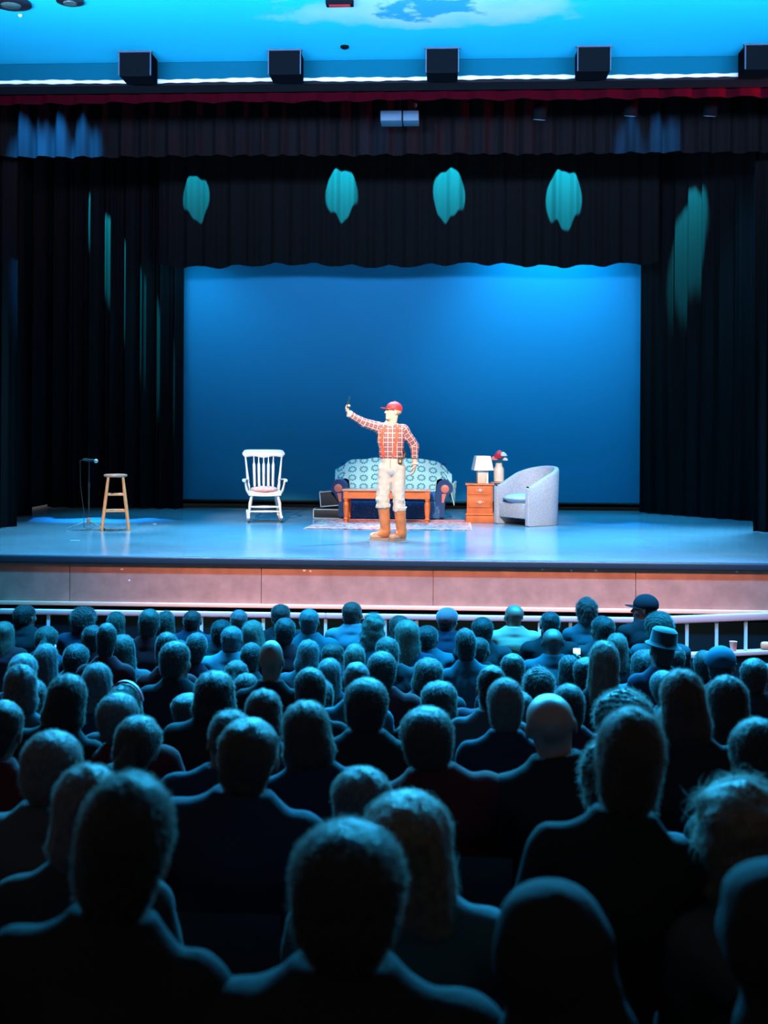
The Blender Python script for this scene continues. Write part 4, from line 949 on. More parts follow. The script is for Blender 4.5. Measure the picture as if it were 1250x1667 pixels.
    Hh = SDF(hc - Vector((.2, .2, .12)), hc + Vector((.2, .2, .15)), .005); Hh.ell(P(0, -.03, .01), (.080, .090, .060), .01, R3); Hh.ell(P(0, .08, -.02), (.078, .085, .10), .01, R3, sub=True)
    for s in (-1, 1): Hh.ell(P(s * .084, .002, -.012), (.02, .022, .034), .006, R3, sub=True)
    link_mesh('hair', Hh.mesh('hair'), mat('performer_hair', (.50, .30, .18), .8), body)
    for s in (-1, 1):
        e = MB(); e.ball(P(s * .030, .080, .002), .0105, 8); eo = e.obj('eye', mat('eye_white', (.75, .72, .70), .2), body)
        MB().ball(P(s * .031, .0875, .001), .0055, 6).obj('iris', mat('iris_brown', (.05, .025, .015), .2), eo)
        MB().tube([P(s * .016, .096, .020), P(s * .032, .094, .026), P(s * .048, .082, .021)], [.003, .004, .003], 8).obj('eyebrow', mat('brow_hair', (.28, .14, .08), .8), body)
    m_ = MB().tube([P(-.018, .094, -.061), P(0, .0985, -.060), P(.018, .094, -.061)], [.002, .0035, .002], 8); m_.obj('mouth', mat('lip_tone', (.55, .18, .14), .5), body)
    # the phone, edge towards us
    ph = thing('phone', 'thin dark phone held up edge-on in the raised hand', 'phone', (PX, PY, STAGE))
    f = Vector((.30, -.1, .95)).normalized(); c_ = wrR + Vector((-.005, -.045, .155)); n_ = Vector((.9, .25, -.25)); n_ = (n_ - f * n_.dot(f)).normalized(); s_ = f.cross(n_)
    M3 = Matrix((n_, s_, f)).transposed()
    MB().box(c_, (.009, .066, .13), M3, bev=.003).obj('phone_case', mat('phone_dark', (.02, .05, .06), .3), ph)
    MB().box(c_ + n_ * .0048, (.001, .060, .12), M3).obj('screen', mat('phone_screen', (.02, .1, .12), .1), ph)
build_performer()

# ------------------------------------------------------------------ seated audience: bodies, clothes and hair built once, then copied
BODIES = []
POSES = [(0, 0, 0), (.42, -.04, .03), (-.42, -.04, -.03), (0, -.20, 0), (.18, .05, .10), (-.18, .05, -.10), (1.35, 0, 0), (0, .05, 0)]
def seated(i, yaw, pitch, roll):
    HT = Matrix.Translation((0, -.035, 1.145)) @ Matrix.Rotation(yaw, 4, 'Z') @ Matrix.Rotation(pitch, 4, 'X') @ Matrix.Rotation(roll, 4, 'Y')
    S = SDF((-.30, -.26, -.02), (.30, .78, 1.32), .009)
    S.ell((0, 0, .53), (.155, .12, .11), .05); S.ell((0, -.045, .70), (.135, .10, .13), .06); S.ell((0, -.07, .87), (.155, .105, .13), .06)
    S.cap((-.14, -.065, .945), (.14, -.065, .945), .055, .055, .05); S.cap((-.06, -.07, .99), (.06, -.07, .99), .05, .05, .04)
    S.cap((0, -.065, .98), HT @ Vector((0, -.015, -.06)), .056, .052, .03); head_into(S, HT)
    for s in (-1, 1):
        up = i == 7 and s == 1
        sh, el, wr = (s * .175, -.065, .945), ((.235, .17, .87) if up else (s * .205, .02, .69)), ((.115, .33, 1.10) if up else (s * .10, .24, .625)); S.cap(sh, el, .048, .040, .03); S.cap(el, wr, .040, .028, .02)
        if up: hand_into(S, wr, (-.05, .10, 1), (-.3, -1, 0), (-1, 0, 0), (.5, .7, .8, .9), rad=.0105, k=.006)
        else: hand_into(S, wr, (-s * .25, .92, -.12), (0, 0, -1), (-s, .3, 0), .28, rad=.0105, k=.006)
        S.cap((s * .085, .02, .52), (s * .11, .43, .50), .082, .058, .03); S.cap((s * .11, .43, .50), (s * .11, .43, .09), .056, .040, .02); S.cap((s * .11, .44, .05), (s * .115, .56, .035), .038, .030, .03)
    body = S.mesh('seated_body_%d' % i)
    T = SDF((-.32, -.27, .40), (.32, .38, 1.15), .010)
    T.ell((0, 0, .55), (.160, .125, .10), .05); T.ell((0, -.045, .70), (.152, .115, .13), .06); T.ell((0, -.07, .87), (.175, .120, .13), .06)
    T.cap((-.145, -.065, .945), (.145, -.065, .945), .068, .068, .05); T.cap((-.06, -.07, .99), (.06, -.07, .99), .062, .062, .04)
    for s in (-1, 1):
        if i == 7 and s == 1: T.cap((.175, -.065, .945), (.235, .17, .87), .064, .056, .03); T.cyl((.24, .165, .86), (.122, .32, 1.08), .054, .042, .02)
        else: T.cap((s * .175, -.065, .945), (s * .205, .02, .69), .064, .056, .03); T.cyl((s * .208, .01, .69), (s * .112, .222, .628), .054, .042, .02)
    T.ripple(.004, 26, i + 20); T.cyl((0, -.070, .98), (0, -.062, 1.062), .085, .074, .03); T.cap((0, -.056, 1.07), (0, -.045, 1.13), .060, .066, .006, sub=True)
    top = T.mesh('top_%d' % i)
    return body, top, HT
def lower():
    Q = SDF((-.26, -.18, .02), (.26, .58, .66), .010)
    Q.ell((0, 0, .52), (.165, .13, .10), .05)
    for s in (-1, 1): Q.cap((s * .085, .02, .515), (s * .11, .43, .50), .094, .072, .03); Q.cyl((s * .11, .43, .52), (s * .11, .43, .10), .072, .060, .02)
    Q.ripple(.004, 26, 40); t_ = Q.mesh('trousers_seated')
    G = SDF((-.26, .30, -.02), (.26, .72, .16), .009)
    for s in (-1, 1): G.cap((s * .11, .40, .052), (s * .116, .58, .045), .052, .043, .03); G.cyl((s * .11, .43, .04), (s * .11, .43, .115), .05, .055, .02)
    G.plane((0, 0, .004), (0, 0, -1)); return t_, G.mesh('shoes_seated')
for i, p_ in enumerate(POSES): BODIES.append(seated(i, *p_))
LOW, SHOES = lower()

def strands(me, n, length, seed, jitter=.5, r=.0006, zmin=-1):
    """fine flyaway hairs rooted on a hair surface, returned as extra geometry joined to the same mesh"""
    rs = np.random.RandomState(seed); N = len(me.vertices); co = np.empty(N * 3); no = np.empty(N * 3); me.vertices.foreach_get('co', co); me.vertex_normals
    me.vertex_normals.foreach_get('vector', no) if hasattr(me.vertex_normals, 'foreach_get') else None
    co = co.reshape(-1, 3); no = no.reshape(-1, 3); sel = rs.choice(N, n); bm = bmesh.new(); bm.from_mesh(me)
    for k in sel:
        p = Vector(co[k]); nn = Vector(no[k]); 
        t_ = Vector((rs.normal(), rs.normal(), rs.normal() - .6)); t_ = (t_ - nn * t_.dot(nn)).normalized(); d = (t_ + nn * (jitter * (.4 + rs.rand()))).normalized(); L_ = length * (.4 + rs.rand()); a = d.cross(Vector((.3, .7, .2))).normalized() * r; b = d.cross(a).normalized() * r
        q = p + d * L_ * .5; e = q + (d - nn * .35 + Vector((0, 0, -.35))).normalized() * L_ * .5
        v = [bm.verts.new(p + a), bm.verts.new(p - a * .5 + b), bm.verts.new(p - a * .5 - b), bm.verts.new(q + a * .8), bm.verts.new(q - a * .4 + b * .8), bm.verts.new(q - a * .4 - b * .8), bm.verts.new(e)]
        for f in ((0, 1, 4, 3), (1, 2, 5, 4), (2, 0, 3, 5), (3, 4, 6), (4, 5, 6), (5, 3, 6)): fc = bm.faces.new([v[j] for j in f]); fc.smooth = True; fc.material_index = 1
    bm.to_mesh(me); bm.free(); return me

def fuzz_mat():
    m = bpy.data.materials.new('stray_hair'); m.use_nodes = True; nt = m.node_tree; nt.nodes.remove(nt.nodes['Principled BSDF']); out = nt.nodes['Material Output']
    a = nt.nodes.new('ShaderNodeBsdfTranslucent'); a.inputs['Color'].default_value = (.56, .50, .47, 1); b = nt.nodes.new('ShaderNodeBsdfDiffuse'); b.inputs['Color'].default_value = (.02, .018, .016, 1)
    x = nt.nodes.new('ShaderNodeMixShader'); x.inputs['Fac'].default_value = .25; nt.links.new(a.outputs[0], x.inputs[1]); nt.links.new(b.outputs[0], x.inputs[2]); nt.links.new(x.outputs[0], out.inputs['Surface']); return m
M_fuzz = fuzz_mat()
def hair_mesh(style):
    S = SDF((-.17, -.20, -.42 if style in ('long', 'wavy') else -.20), (.17, .17, .20), .006); sd = {'short': 1, 'thin': 2, 'bob': 3, 'long': 4, 'wavy': 5, 'curly': 6, 'pony': 7}[style]
    if style in ('short', 'thin'):
        g = .0 if style == 'thin' else .007
        S.ell((0, -.020, .036), (.079 + g, .099 + g, .083 + g), .02); S.ell((0, -.052, -.030), (.066 + g, .054 + g, .072), .03)
        S.ell((0, .085, -.030), (.085, .075, .085), .01, sub=True)
        for s in (-1, 1): S.ell((s * .088, .004, -.022), (.020, .026, .040), .006, sub=True)
        S.ripple(.0025, 60, sd)
    elif style == 'pony':
        S.ell((0, -.020, .034), (.083, .103, .086), .02); S.ell((0, -.055, -.015), (.070, .058, .070), .02); S.ell((0, .088, -.030), (.075, .070, .080), .01, sub=True)
        S.cap((0, -.115, .03), (0, -.150, -.03), .022, .030, .01); S.cap((0, -.150, -.03), (0, -.125, -.16), .030, .012, .02); S.ripple(.003, 60, sd)
    elif style == 'bob':
        S.ell((0, -.018, .036), (.088, .106, .090), .03); S.ell((0, -.030, -.055), (.098, .090, .085), .04); S.ell((0, .105, -.040), (.060, .080, .110), .012, sub=True); S.ripple(.0035, 50, sd, (1.3, 1.3, .5))
    elif style == 'long':
        S.ell((0, -.018, .036), (.088, .106, .090), .03); S.ell((0, -.035, -.08), (.096, .085, .12), .05); S.ell((0, -.075, -.23), (.112, .048, .14), .05); S.ell((0, .108, -.060), (.058, .082, .16), .012, sub=True); S.ripple(.004, 48, sd, (1.5, 1.3, .35))
    elif style == 'wavy':
        S.ell((0, -.018, .036), (.096, .112, .096), .03); S.ell((0, -.035, -.08), (.118, .095, .12), .05); S.ell((0, -.075, -.23), (.145, .055, .15), .05); S.ell((0, .112, -.060), (.060, .085, .16), .012, sub=True); S.ripple(.012, 38, sd, (1, 1, .8))
    elif style == 'curly':
        S.ell((0, -.022, .040), (.106, .116, .104), .03); S.ell((0, -.045, -.045), (.095, .080, .075), .03); S.ell((0, .110, -.040), (.060, .080, .095), .012, sub=True); S.ripple(.010, 75, sd)
    me = S.mesh('hair_' + style)
    n, L_, j = {'short': (2600, .014, .9), 'thin': (1800, .009, 1.0), 'bob': (2600, .026, .4), 'long': (3400, .032, .35), 'wavy': (4200, .05, .5), 'curly': (4200, .026, 1.2), 'pony': (2400, .022, .45)}[style]
    me.materials.append(M_black); me.materials.append(M_fuzz)
    return strands(me, n, L_, sd, j, r=.00045)
HAIR = {k: hair_mesh(k) for k in ('short', 'thin', 'bob', 'long', 'wavy', 'curly', 'pony')}

def cap_mesh():
    K = SDF((-.15, -.17, -.05), (.15, .15, .18), .006); K.ell((0, -.016, .040), (.092, .112, .096), .01); K.plane((0, 0, .018), (0, .10, -1), .01)
    return K.mesh('cap_crown')
def brim_mesh():
    def brim(u, v): a_ = (u - .5) * 2.5; r = 1 + v * .75 * max(0, math.cos(a_ * 1.15)); return (.088 * math.sin(a_) * (1 + .05 * v), -.016 + .104 * math.cos(a_) * r, .030 - .018 * math.sin(a_) ** 2 + .004 * v)
    return MB().sheet(brim, 24, 8, .006).mesh('cap_brim')
def hat_mesh():
    return MB().lathe([(.122, .035), (.128, .040), (.105, .050), (.096, .060), (.088, .125), (.07, .14), (.03, .142)], (0, -.015, 0), 28).mesh('brimmed_hat')
def beanie_mesh():
    K = SDF((-.15, -.17, -.06), (.15, .15, .20), .006); K.ell((0, -.016, .045), (.094, .113, .100), .01); K.plane((0, 0, .0), (0, .25, -1), .01); K.ripple(.002, 120, 3, (1, 1, .2)); return K.mesh('knit_hat')
def hood_mesh():
    K = SDF((-.20, -.24, -.26), (.20, .17, .20), .008); K.ell((0, -.020, .030), (.108, .128, .115), .03); K.ell((0, -.05, -.11), (.125, .10, .10), .05); K.ell((0, .13, -.02), (.075, .11, .13), .02, sub=True); K.ripple(.006, 24, 5); return K.mesh('hood')
CAP, BRIM, HAT, BEANIE, HOOD = cap_mesh(), brim_mesh(), hat_mesh(), beanie_mesh(), hood_mesh()

def hmat(k):
    c = {'dark': (.016, .013, .012), 'brown': (.026, .018, .014), 'auburn': (.04, .018, .014), 'grey': (.06, .06, .062), 'white': (.14, .14, .14), 'blonde': (.09, .07, .05), 'black': (.009, .009, .009)}[k]
    return mat('hair_' + k, c, .5, spec=.12, sheen=.1 if k == 'black' else .5, sheen_rough=.12, bump=.6, bscale=55, bstretch=(3, 3, .35))
CLOTH = {'black': (.012, .012, .013), 'charcoal': (.02, .02, .022), 'navy': (.012, .018, .03), 'maroon': (.05, .010, .012), 'teal': (.02, .05, .06), 'grey': (.04, .042, .045), 'pale blue': (.06, .10, .12), 'cream': (.26, .17, .12), 'plum': (.035, .012, .02)}
def cmat(k): return mat('cloth_' + k.replace(' ', '_'), CLOTH[k], .9, spec=.05, sheen=0.0 if k == 'black' else .04, sheen_rough=.3, bump=.2, bscale=120)

# one theatre seat, copied under every person
M_seatcloth = mat('seat_cloth', (.018, .022, .026), .85, sheen=.2); M_seatmetal = mat('seat_metal', (.03, .035, .04), .4, metal=.5)
def seat_meshes():
    a = MB().sheet(lambda u, v: (-.195 + .39 * u, -.205 + .05 * (1 - abs(2 * u - 1) ** 2) * -1 - .09 * (v) + .0, .40 + .42 * v - .02 * abs(2 * u - 1) ** 3 * v), 12, 8, -.035).mesh('seat_backrest')
    b = MB().box((0, .02, .37), (.38, .42, .07), bev=.025).mesh('seat_pan')
    c = MB().box((0, .02, .59), (.035, .30, .028), bev=.010).mesh('seat_armrest')
    d = MB().box((0, -.02, .29), (.022, .10, .56)).box((0, -.02, .012), (.035, .22, .022)).mesh('seat_support')
    for m_, mm_ in ((a, M_seatcloth), (b, M_seatcloth), (c, M_seatmetal), (d, M_seatmetal)): m_.materials.append(mm_)
    return a, b, c, d
SEATM = seat_meshes()
ORD = ['first', 'second', 'third', 'fourth', 'fifth', 'sixth', 'seventh', 'eighth', 'ninth', 'tenth', 'eleventh', 'twelfth', 'thirteenth']
ROWNAME = ['front row by the rail'] + [o + ' row from the rail' for o in ORD[1:12]] + ['row nearest the camera']
def rn(r): return ROWNAME[r]
def oslot(o, m):
    o.material_slots[0].link = 'OBJECT'; o.material_slots[0].material = m
def put(name, me, m, parent, local=None):
    if not me.materials: me.materials.append(M_black)
    o = bpy.data.objects.new(name, me); COL.objects.link(o); o.parent = parent
    if local is not None: o.matrix_local = local
    oslot(o, m); return o

# row, pixel x in the photograph (identifies the person), head x, seat x, head-top height, head width, style
PEOPLE = [
    (0, 44, -4.031, -4.031, 1.182, 0.193, 'short'),
    (0, 141, -3.447, -3.447, 1.16, 0.245, 'curly'),
    (0, 315, -2.407, -2.417, 1.144, 0.198, 'short'),
    (0, 390, -1.961, -1.978, 1.156, 0.163, 'shortlight'),
    (0, 457, -1.565, -1.538, 1.22, 0.187, 'short'),
    (0, 575, -0.871, -0.874, 1.247, 0.187, 'short'),
    (0, 649, -0.438, -0.434, 1.13, 0.198, 'short'),
    (0, 729, 0.029, 0.029, 1.177, 0.233, 'beanie'),
    (0, 836, 0.649, 0.649, 1.243, 0.187, 'bald'),
    (0, 952, 1.317, 1.317, 1.304, 0.198, 'curly'),
    (0, 1048, 1.867, 1.867, 1.334, 0.198, 'cap'),
    (1, 8, -3.954, -3.954, 1.148, 0.195, 'longlight'),
    (1, 190, -2.935, -2.935, 1.25, 0.174, 'long'),
    (1, 272, -2.478, -2.496, 1.267, 0.163, 'bob'),
    (1, 364, -1.969, -2.058, 1.191, 0.185, 'short'),
    (1, 411, -1.704, -1.618, 1.195, 0.201, 'longlight'),
    (1, 504, -1.199, -1.178, 1.295, 0.185, 'shortlight'),
    (1, 607, -0.636, -0.636, 1.259, 0.228, 'longlight'),
    (1, 697, -0.146, -0.146, 1.167, 0.206, 'short'),
    (1, 785, 0.33, 0.33, 1.25, 0.206, 'short'),
    (1, 895, 0.921, 0.921, 1.295, 0.195, 'short'),
    (1, 978, 1.366, 1.366, 1.274, 0.217, 'short'),
    (1, 1074, 1.877, 1.877, 1.292, 0.25, 'curly'),
    (2, 78, -3.296, -3.321, 1.251, 0.251, 'bob'),
    (2, 153, -2.907, -2.881, 1.256, 0.186, 'short'),
    (2, 244, -2.438, -2.438, 1.395, 0.191, 'short'),
    (2, 380, -1.74, -1.761, 1.267, 0.181, 'short'),
    (2, 464, -1.313, -1.321, 1.339, 0.191, 'short'),
    (2, 543, -0.911, -0.881, 1.128, 0.191, 'short'),
    (2, 661, -0.316, -0.316, 1.337, 0.221, 'longlight'),
    (2, 780, 0.281, 0.281, 1.195, 0.211, 'short'),
    (2, 899, 0.873, 0.873, 1.284, 0.191, 'bald'),
    (2, 1003, 1.388, 1.388, 1.256, 0.181, 'longlight'),
    (2, 1095, 1.842, 1.842, 1.153, 0.201, 'short'),
    (3, 127, -2.797, -2.848, 1.244, 0.203, 'short'),
    (3, 201, -2.445, -2.408, 1.324, 0.203, 'long'),
    (3, 322, -1.873, -1.97, 1.346, 0.166, 'short'),
    (3, 413, -1.45, -1.534, 1.273, 0.157, 'short'),
    (3, 503, -1.024, -1.099, 1.298, 0.176, 'highlight'),
    (3, 578, -0.675, -0.665, 1.275, 0.166, 'longlight'),
    (3, 632, -0.425, -0.226, 1.344, 0.185, 'bob'),
    (3, 757, 0.152, 0.214, 1.407, 0.157, 'short'),
    (3, 926, 0.927, 0.927, 1.216, 0.166, 'bob'),
    (3, 1047, 1.477, 1.477, 1.27, 0.277, 'long'),
    (3, 1146, 1.924, 1.924, 1.263, 0.157, 'short'),
    (3, 1250, 2.392, 2.392, 1.175, 0.231, 'longlight'),
    (4, 80, -2.757, -2.779, 1.388, 0.177, 'longlight'),
    (4, 174, -2.349, -2.339, 1.57, 0.127, 'short'),
    (4, 275, -1.912, -1.899, 1.478, 0.16, 'short'),
    (4, 386, -1.434, -1.434, 1.293, 0.169, 'bob'),
    (4, 537, -0.789, -0.789, 1.316, 0.169, 'longlight'),
    (4, 696, -0.117, -0.117, 1.33, 0.228, 'bob'),
    (4, 834, 0.463, 0.463, 1.356, 0.169, 'short'),
    (4, 955, 0.967, 0.967, 1.347, 0.194, 'short'),
    (4, 1075, 1.463, 1.447, 1.579, 0.177, 'hat'),
    (4, 1174, 1.871, 1.887, 1.414, 0.203, 'cap'),
    (5, 40, -2.651, -2.673, 1.463, 0.191, 'longlight'),
    (5, 140, -2.256, -2.233, 1.302, 0.191, 'bob'),
    (5, 290, -1.67, -1.68, 1.562, 0.175, 'short'),
    (5, 402, -1.234, -1.241, 1.361, 0.16, 'bob'),
    (5, 517, -0.79, -0.801, 1.345, 0.221, 'long'),
    (5, 622, -0.388, -0.361, 1.516, 0.183, 'short'),
    (5, 818, 0.358, 0.148, 1.364, 0.191, 'bob'),
    (5, 874, 0.57, 0.584, 1.405, 0.191, 'curly'),
    (5, 982, 0.969, 1.021, 1.389, 0.206, 'shortlight'),
    (5, 1076, 1.324, 1.461, 1.425, 0.168, 'shortlight'),
    (5, 1228, 1.893, 1.901, 1.498, 0.168, 'short'),
    (6, 54, -2.32, -2.354, 1.482, 0.205, 'bob'),
    (6, 160, -1.947, -1.914, 1.567, 0.171, 'longlight'),
    (6, 310, -1.422, -1.422, 1.324, 0.205, 'short'),
    (6, 443, -0.963, -0.963, 1.713, 0.13, 'bald'),
    (6, 581, -0.491, -0.491, 1.597, 0.143, 'shortlight'),
    (6, 718, -0.019, -0.032, 1.505, 0.205, 'bob'),
    (6, 840, 0.395, 0.408, 1.458, 0.184, 'short'),
    (6, 980, 0.865, 0.865, 1.739, 0.136, 'longlight'),
    (6, 1120, 1.335, 1.335, 1.52, 0.205, 'long'),
    (7, 36, -2.102, -2.102, 1.714, 0.168, 'long'),
    (7, 210, -1.562, -1.564, 1.631, 0.174, 'redhood'),
    (7, 352, -1.126, -1.124, 1.698, 0.271, 'bob'),
    (7, 505, -0.66, -0.66, 1.724, 0.135, 'short'),
    (7, 800, 0.229, 0.193, 1.735, 0.138, 'short'),
    (7, 924, 0.598, 0.633, 1.66, 0.132, 'short'),
    (7, 1096, 1.107, 1.107, 1.585, 0.241, 'longlight'),
    (8, 114, -1.61, -1.722, 1.831, 0.177, 'long'),
    (8, 194, -1.395, -1.282, 1.763, 0.177, 'short'),
    (8, 430, -0.768, -0.768, 1.776, 0.167, 'bob'),
    (8, 598, -0.327, -0.327, 1.846, 0.187, 'short'),
    (8, 822, 0.255, 0.255, 1.85, 0.12, 'shortlight'),
    (8, 1012, 0.744, 0.737, 1.791, 0.245, 'curly'),
    (8, 1181, 1.171, 1.177, 1.868, 0.156, 'bob'),
    (9, 10, -1.596, -1.704, 1.887, 0.154, 'short'),
    (9, 238, -1.079, -1.27, 1.856, 0.176, 'bob'),
    (9, 382, -0.756, -0.837, 1.89, 0.172, 'bob'),
    (9, 498, -0.498, -0.403, 1.917, 0.18, 'shortlight'),
    (9, 692, -0.069, 0.033, 1.909, 0.229, 'shortlight'),
    (9, 891, 0.366, 0.472, 1.96, 0.185, 'bald'),
    (9, 1108, 0.835, 0.912, 2.055, 0.119, 'bob'),
    (10, 88, -1.158, -1.158, 1.987, 0.176, 'short'),
    (10, 412, -0.562, -0.63, 2.042, 0.19, 'short'),
    (10, 580, -0.257, -0.19, 1.901, 0.18, 'bob'),
    (10, 1008, 0.507, 0.481, 1.984, 0.216, 'long'),
    (10, 1230, 0.896, 0.921, 2.063, 0.162, 'short'),
    (11, 152, -0.806, -0.806, 2.127, 0.146, 'shortlight'),
    (11, 672, -0.07, -0.107, 2.086, 0.223, 'blonde'),
    (11, 1023, 0.413, 0.331, 2.27, 0.153, 'shortlight'),
    (11, 1198, 0.652, 0.771, 2.119, 0.251, 'wavy'),
    (12, -15, -0.742, -1.027, 2.171, 0.178, 'bob'),
    (12, 215, -0.508, -0.595, 2.332, 0.148, 'short'),
    (12, 570, -0.151, -0.162, 2.26, 0.188, 'bob'),
    (12, 880, 0.155, 0.272, 2.181, 0.148, 'hoodie'),
    (12, 1180, 0.446, 0.712, 2.216, 0.198, 'hoodie'),
]
SPECIAL = {   # by pixel x: overrides of look
    44: dict(top='black', pose=2), 141: dict(hair=('curly', 'dark')), 729: dict(top='navy'), 836: dict(top='cream', pose=1), 952: dict(top='teal', pose=1),
    1048: dict(pose=6, top='black'), 504: dict(hair=('thin', 'grey'), top='teal', pose=0), 575: dict(top='pale blue', pose=2), 607: dict(hair=('wavy', 'blonde'), top='teal'), 661: dict(hair=('long', 'blonde')),
    380: dict(hair=('thin', 'grey'), top='pale blue', pose=0), 443: dict(top='black', pose=0), 899: dict(top='teal', pose=0), 290: dict(top='black', pose=2), 201: dict(pose=1),
    672: dict(hair=('long', 'blonde'), pose=5), 1198: dict(hair=('wavy', 'blonde'), pose=5), 152: dict(hair=('bob', 'grey')), 194: dict(hair=('short', 'grey'), pose=0), 88: dict(hair=('short', 'grey')),
    412: dict(pose=0), 692: dict(hair=('short', 'brown'), top='maroon', pose=0), 891: dict(pose=0, top='black'), 1023: dict(hair=('short', 'brown'), pose=0), 498: dict(hair=('bob', 'brown'), pose=0), 1096: dict(hair=('bob', 'blonde')),
    822: dict(hair=('short', 'grey')), 10: dict(top='maroon'), -15: dict(top='plum'), 598: dict(hair=('short', 'black'), top='black', pose=0), 352: dict(hair=('bob', 'black'), pose=0), 1230: dict(top='black'),
    926: dict(pose=7, hair=('bob', 'dark')), 1008: dict(hair=('curly', 'black'), pose=3), 570: dict(hair=('short', 'black'), pose=3, top='black'), 215: dict(hair=('short', 'black'), pose=0, top='black'), 580: dict(hair=('bob', 'grey')), 1180: None, 880: None,
    40: dict(hair=('long', 'white')), 36: dict(hair=('bob', 'grey')), 114: dict(hair=('bob', 'black')), 160: dict(hair=('long', 'grey')), 980: dict(pose=4), 1146: dict(hair=('short', 'dark')),
}
LOOK = {('short', 'dark'): 'short dark hair', ('short', 'brown'): 'short brown hair', ('short', 'black'): 'short black hair', ('short', 'grey'): 'short grey hair', ('thin', 'grey'): 'cropped grey hair', ('thin', 'dark'): 'cropped dark hair', ('thin', 'brown'): 'cropped brown hair',
        ('bob', 'dark'): 'chin-length dark hair', ('bob', 'brown'): 'chin-length brown hair', ('bob', 'grey'): 'chin-length grey hair', ('bob', 'black'): 'chin-length black hair', ('bob', 'auburn'): 'chin-length auburn hair', ('bob', 'blonde'): 'chin-length fair hair',
        ('long', 'dark'): 'long dark hair', ('long', 'brown'): 'long brown hair', ('long', 'blonde'): 'long fair hair', ('long', 'white'): 'long pale hair', ('long', 'grey'): 'long grey hair', ('wavy', 'blonde'): 'long wavy fair hair', ('curly', 'dark'): 'curly dark hair', ('curly', 'black'): 'bushy black hair', ('curly', 'brown'): 'curly brown hair',
        ('pony', 'brown'): 'brown hair in a ponytail', ('pony', 'dark'): 'dark hair in a ponytail', ('pony', 'blonde'): 'fair hair in a ponytail'}
LABELS = {1048: 'man in a dark baseball cap turned left, front row at right', 836: 'balding person in a cream top in the front row, right of centre',
    672: 'person with long fair hair edged with light, just right of bottom centre', 1198: 'person with bushy wavy fair hair near the lower right corner', 570: 'person with short black hair nearest the camera at bottom centre',
    1180: 'person in a dark hood nearest the camera at the bottom right corner', 880: 'person in a dark hood nearest the camera, right of bottom centre', 729: 'person in a knitted hat in the front row, near the middle',
    1075: 'person in a brimmed hat towards the right of the audience', 1174: 'person in a blue baseball cap towards the right of the audience', 210: 'person wearing a red headband at the left of the audience', 926: 'person with chin-length dark hair holding up a glowing phone'}
rp = random.Random(11)
seen_in_row = {}
PERSONS = {}
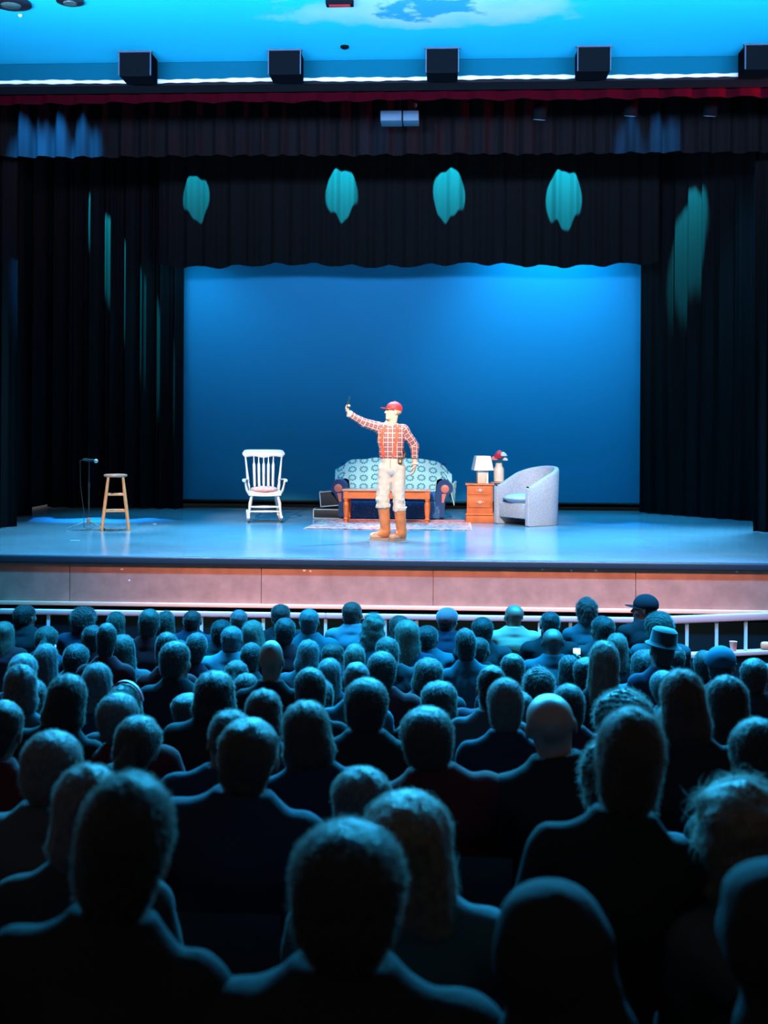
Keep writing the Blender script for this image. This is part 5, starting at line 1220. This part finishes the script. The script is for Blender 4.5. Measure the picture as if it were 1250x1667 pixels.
for row, px, hx, sx, hz, hw, st in PEOPLE:
    sp = SPECIAL.get(px) or {}
    k = seen_in_row[row] = seen_in_row.get(row, -1) + 1
    Y = ROWY[row]; F0 = ROWZ[row]
    defaults = {'short': [('short', 'dark'), ('short', 'brown'), ('thin', 'dark'), ('short', 'black'), ('thin', 'brown')], 'shortlight': [('short', 'grey'), ('thin', 'grey')], 'bob': [('bob', 'dark'), ('bob', 'brown'), ('bob', 'auburn'), ('pony', 'brown')],
                'long': [('long', 'dark'), ('long', 'brown')], 'longlight': [('long', 'blonde'), ('long', 'grey'), ('long', 'white')], 'curly': [('curly', 'dark'), ('curly', 'brown')], 'blonde': [('long', 'blonde')], 'wavy': [('wavy', 'blonde')], 'highlight': [('bob', 'grey')],
                'bald': [None], 'cap': [('thin', 'dark')], 'beanie': [('thin', 'dark')], 'hat': [('thin', 'dark')], 'redhood': [('bob', 'dark')], 'hoodie': [None]}[st]
    hair = rp.choice(defaults); topc = rp.choice(['black', 'charcoal', 'navy', 'maroon', 'teal', 'grey', 'charcoal', 'plum', 'black']); pose = rp.choice([0, 0, 0, 1, 2, 3, 4, 5]); sk = rp.choice([(.15, .085, .065), (.12, .07, .05), (.08, .045, .035), (.17, .10, .08)])
    if 'hair' in sp: hair = sp['hair']
    if st == 'cap' and px == 1174: pose = 2
    topc = sp.get('top', topc); pose = sp.get('pose', pose)
    body_me, top_me, HT = BODIES[pose]
    nomw = {'long': .20, 'bob': .19, 'wavy': .25, 'curly': .215, 'short': .175, 'thin': .16, 'pony': .18}.get(hair[0] if hair else 'thin', .175)
    if st in ('cap', 'beanie', 'hat'): nomw = .185
    if st == 'hoodie': nomw = .22
    sxy = max(.88, min(1.10, hw / nomw)); crown = 1.262 if hair is None or hair[0] == 'thin' else 1.276
    if st == 'hoodie': crown = 1.295
    lean = max(-.30, min(.30, math.asin(max(-.9, min(.9, (hx - sx) / .72)))))
    sz = max(.86, min(1.14, (hz - F0) / (crown - (1 - math.cos(lean)) * .7)))
    p = bpy.data.objects.new('person', body_me); COL.objects.link(p)
    if not body_me.materials: body_me.materials.append(M_skin)
    oslot(p, skin(sk))
    jy = rp.uniform(-.02, .03)
    # lean sideways about the seat, head ends where the photograph has it
    p.matrix_world = Matrix.Translation((sx, Y + jy, F0 + .50 * sz)) @ Matrix.Rotation(lean, 4, 'Y') @ Matrix.Diagonal((sxy, sxy, sz, 1)) @ Matrix.Translation((0, 0, -.50))
    put('top', top_me, cmat(topc), p); put('trousers', LOW, cmat('charcoal' if topc != 'charcoal' else 'black'), p); put('shoes', SHOES, mat('shoe_black', (.015, .015, .015), .5), p)
    wear = ''
    if hair is not None: put('hair', HAIR[hair[0]], hmat(hair[1]), p, HT)
    look = 'with ' + LOOK[hair] if hair else 'with a bald head'
    if st == 'cap':
        cc = mat('cap_dark' if px == 1048 else 'cap_blue', (.006, .009, .012) if px == 1048 else (.012, .045, .065), .9, spec=.1); c_ = put('baseball_cap', CAP, cc, p, HT); put('brim', BRIM, cc, c_); look = 'in a dark baseball cap' if px == 1048 else 'in a blue baseball cap'
    elif st == 'beanie': put('knit_hat', BEANIE, mat('beanie_wool', (.10, .05, .06), .95, sheen=.5), p, HT); look = 'in a knitted hat'
    elif st == 'hat': put('brimmed_hat', HAT, mat('hat_felt', (.008, .014, .016), .95, sheen=.1), p, HT); look = 'in a brimmed hat'
    elif st == 'redhood': put('headband', MB().sheet(lambda u, v: (.094 * math.cos(u * PI) * (1.0), -.005 + .018 * v, .03 + .104 * math.sin(u * PI)), 30, 3, .008).mesh('headband'), mat('red_band', (.45, .02, .06), .6, sheen=.4), p, HT); look = 'with a red headband'
    elif st == 'hoodie': put('hood', HOOD, cmat('black'), p, HT); look = 'in a dark hood'
    if st not in ('hoodie', 'redhood') and px == 836: look = 'bald, in a cream top,'
    if px == 952: pass
    nth = 'leftmost' if k == 0 else ORD[k] + ' from left'
    lab = LABELS.get(px) or 'person %s, %s, %s' % (look.rstrip(','), nth, rn(row))
    tag(p, lab, 'person', 'seated audience members')
    PERSONS[px] = p
    # theatre seat
    t = thing('theatre_seat', 'dark theatre seat under the person ' + nth + ', ' + rn(row), 'seat', (sx, Y - .015, F0), 0, 'theatre seats')
    a, b, c, d = SEATM
    for nm, me, xo in (('backrest', a, 0), ('seat_pan', b, 0), ('armrest', c, -.213), ('armrest', c, .213), ('support', d, -.204), ('support', d, .204)):
        o = bpy.data.objects.new(nm, me); COL.objects.link(o); o.parent = t; o.location = (xo, 0, 0)

# a lit phone screen held in the audience
bpy.context.view_layer.update()
pp = PERSONS[926].matrix_world @ Vector((.105, .345, 1.235))
t = thing('phone', 'phone with a glowing white screen held up in the audience', 'phone', pp, math.radians(-4))
MB().box((0, 0, 0), (.062, .008, .052), bev=.003).obj('case', mat('phone_dark', 'x'), t)
MB().box((0, -.0045, 0), (.056, .001, .046)).obj('screen', mat('lit_screen', (.1, .1, .1), .3, emit=((.85, .95, 1.0), 1.3)), t)
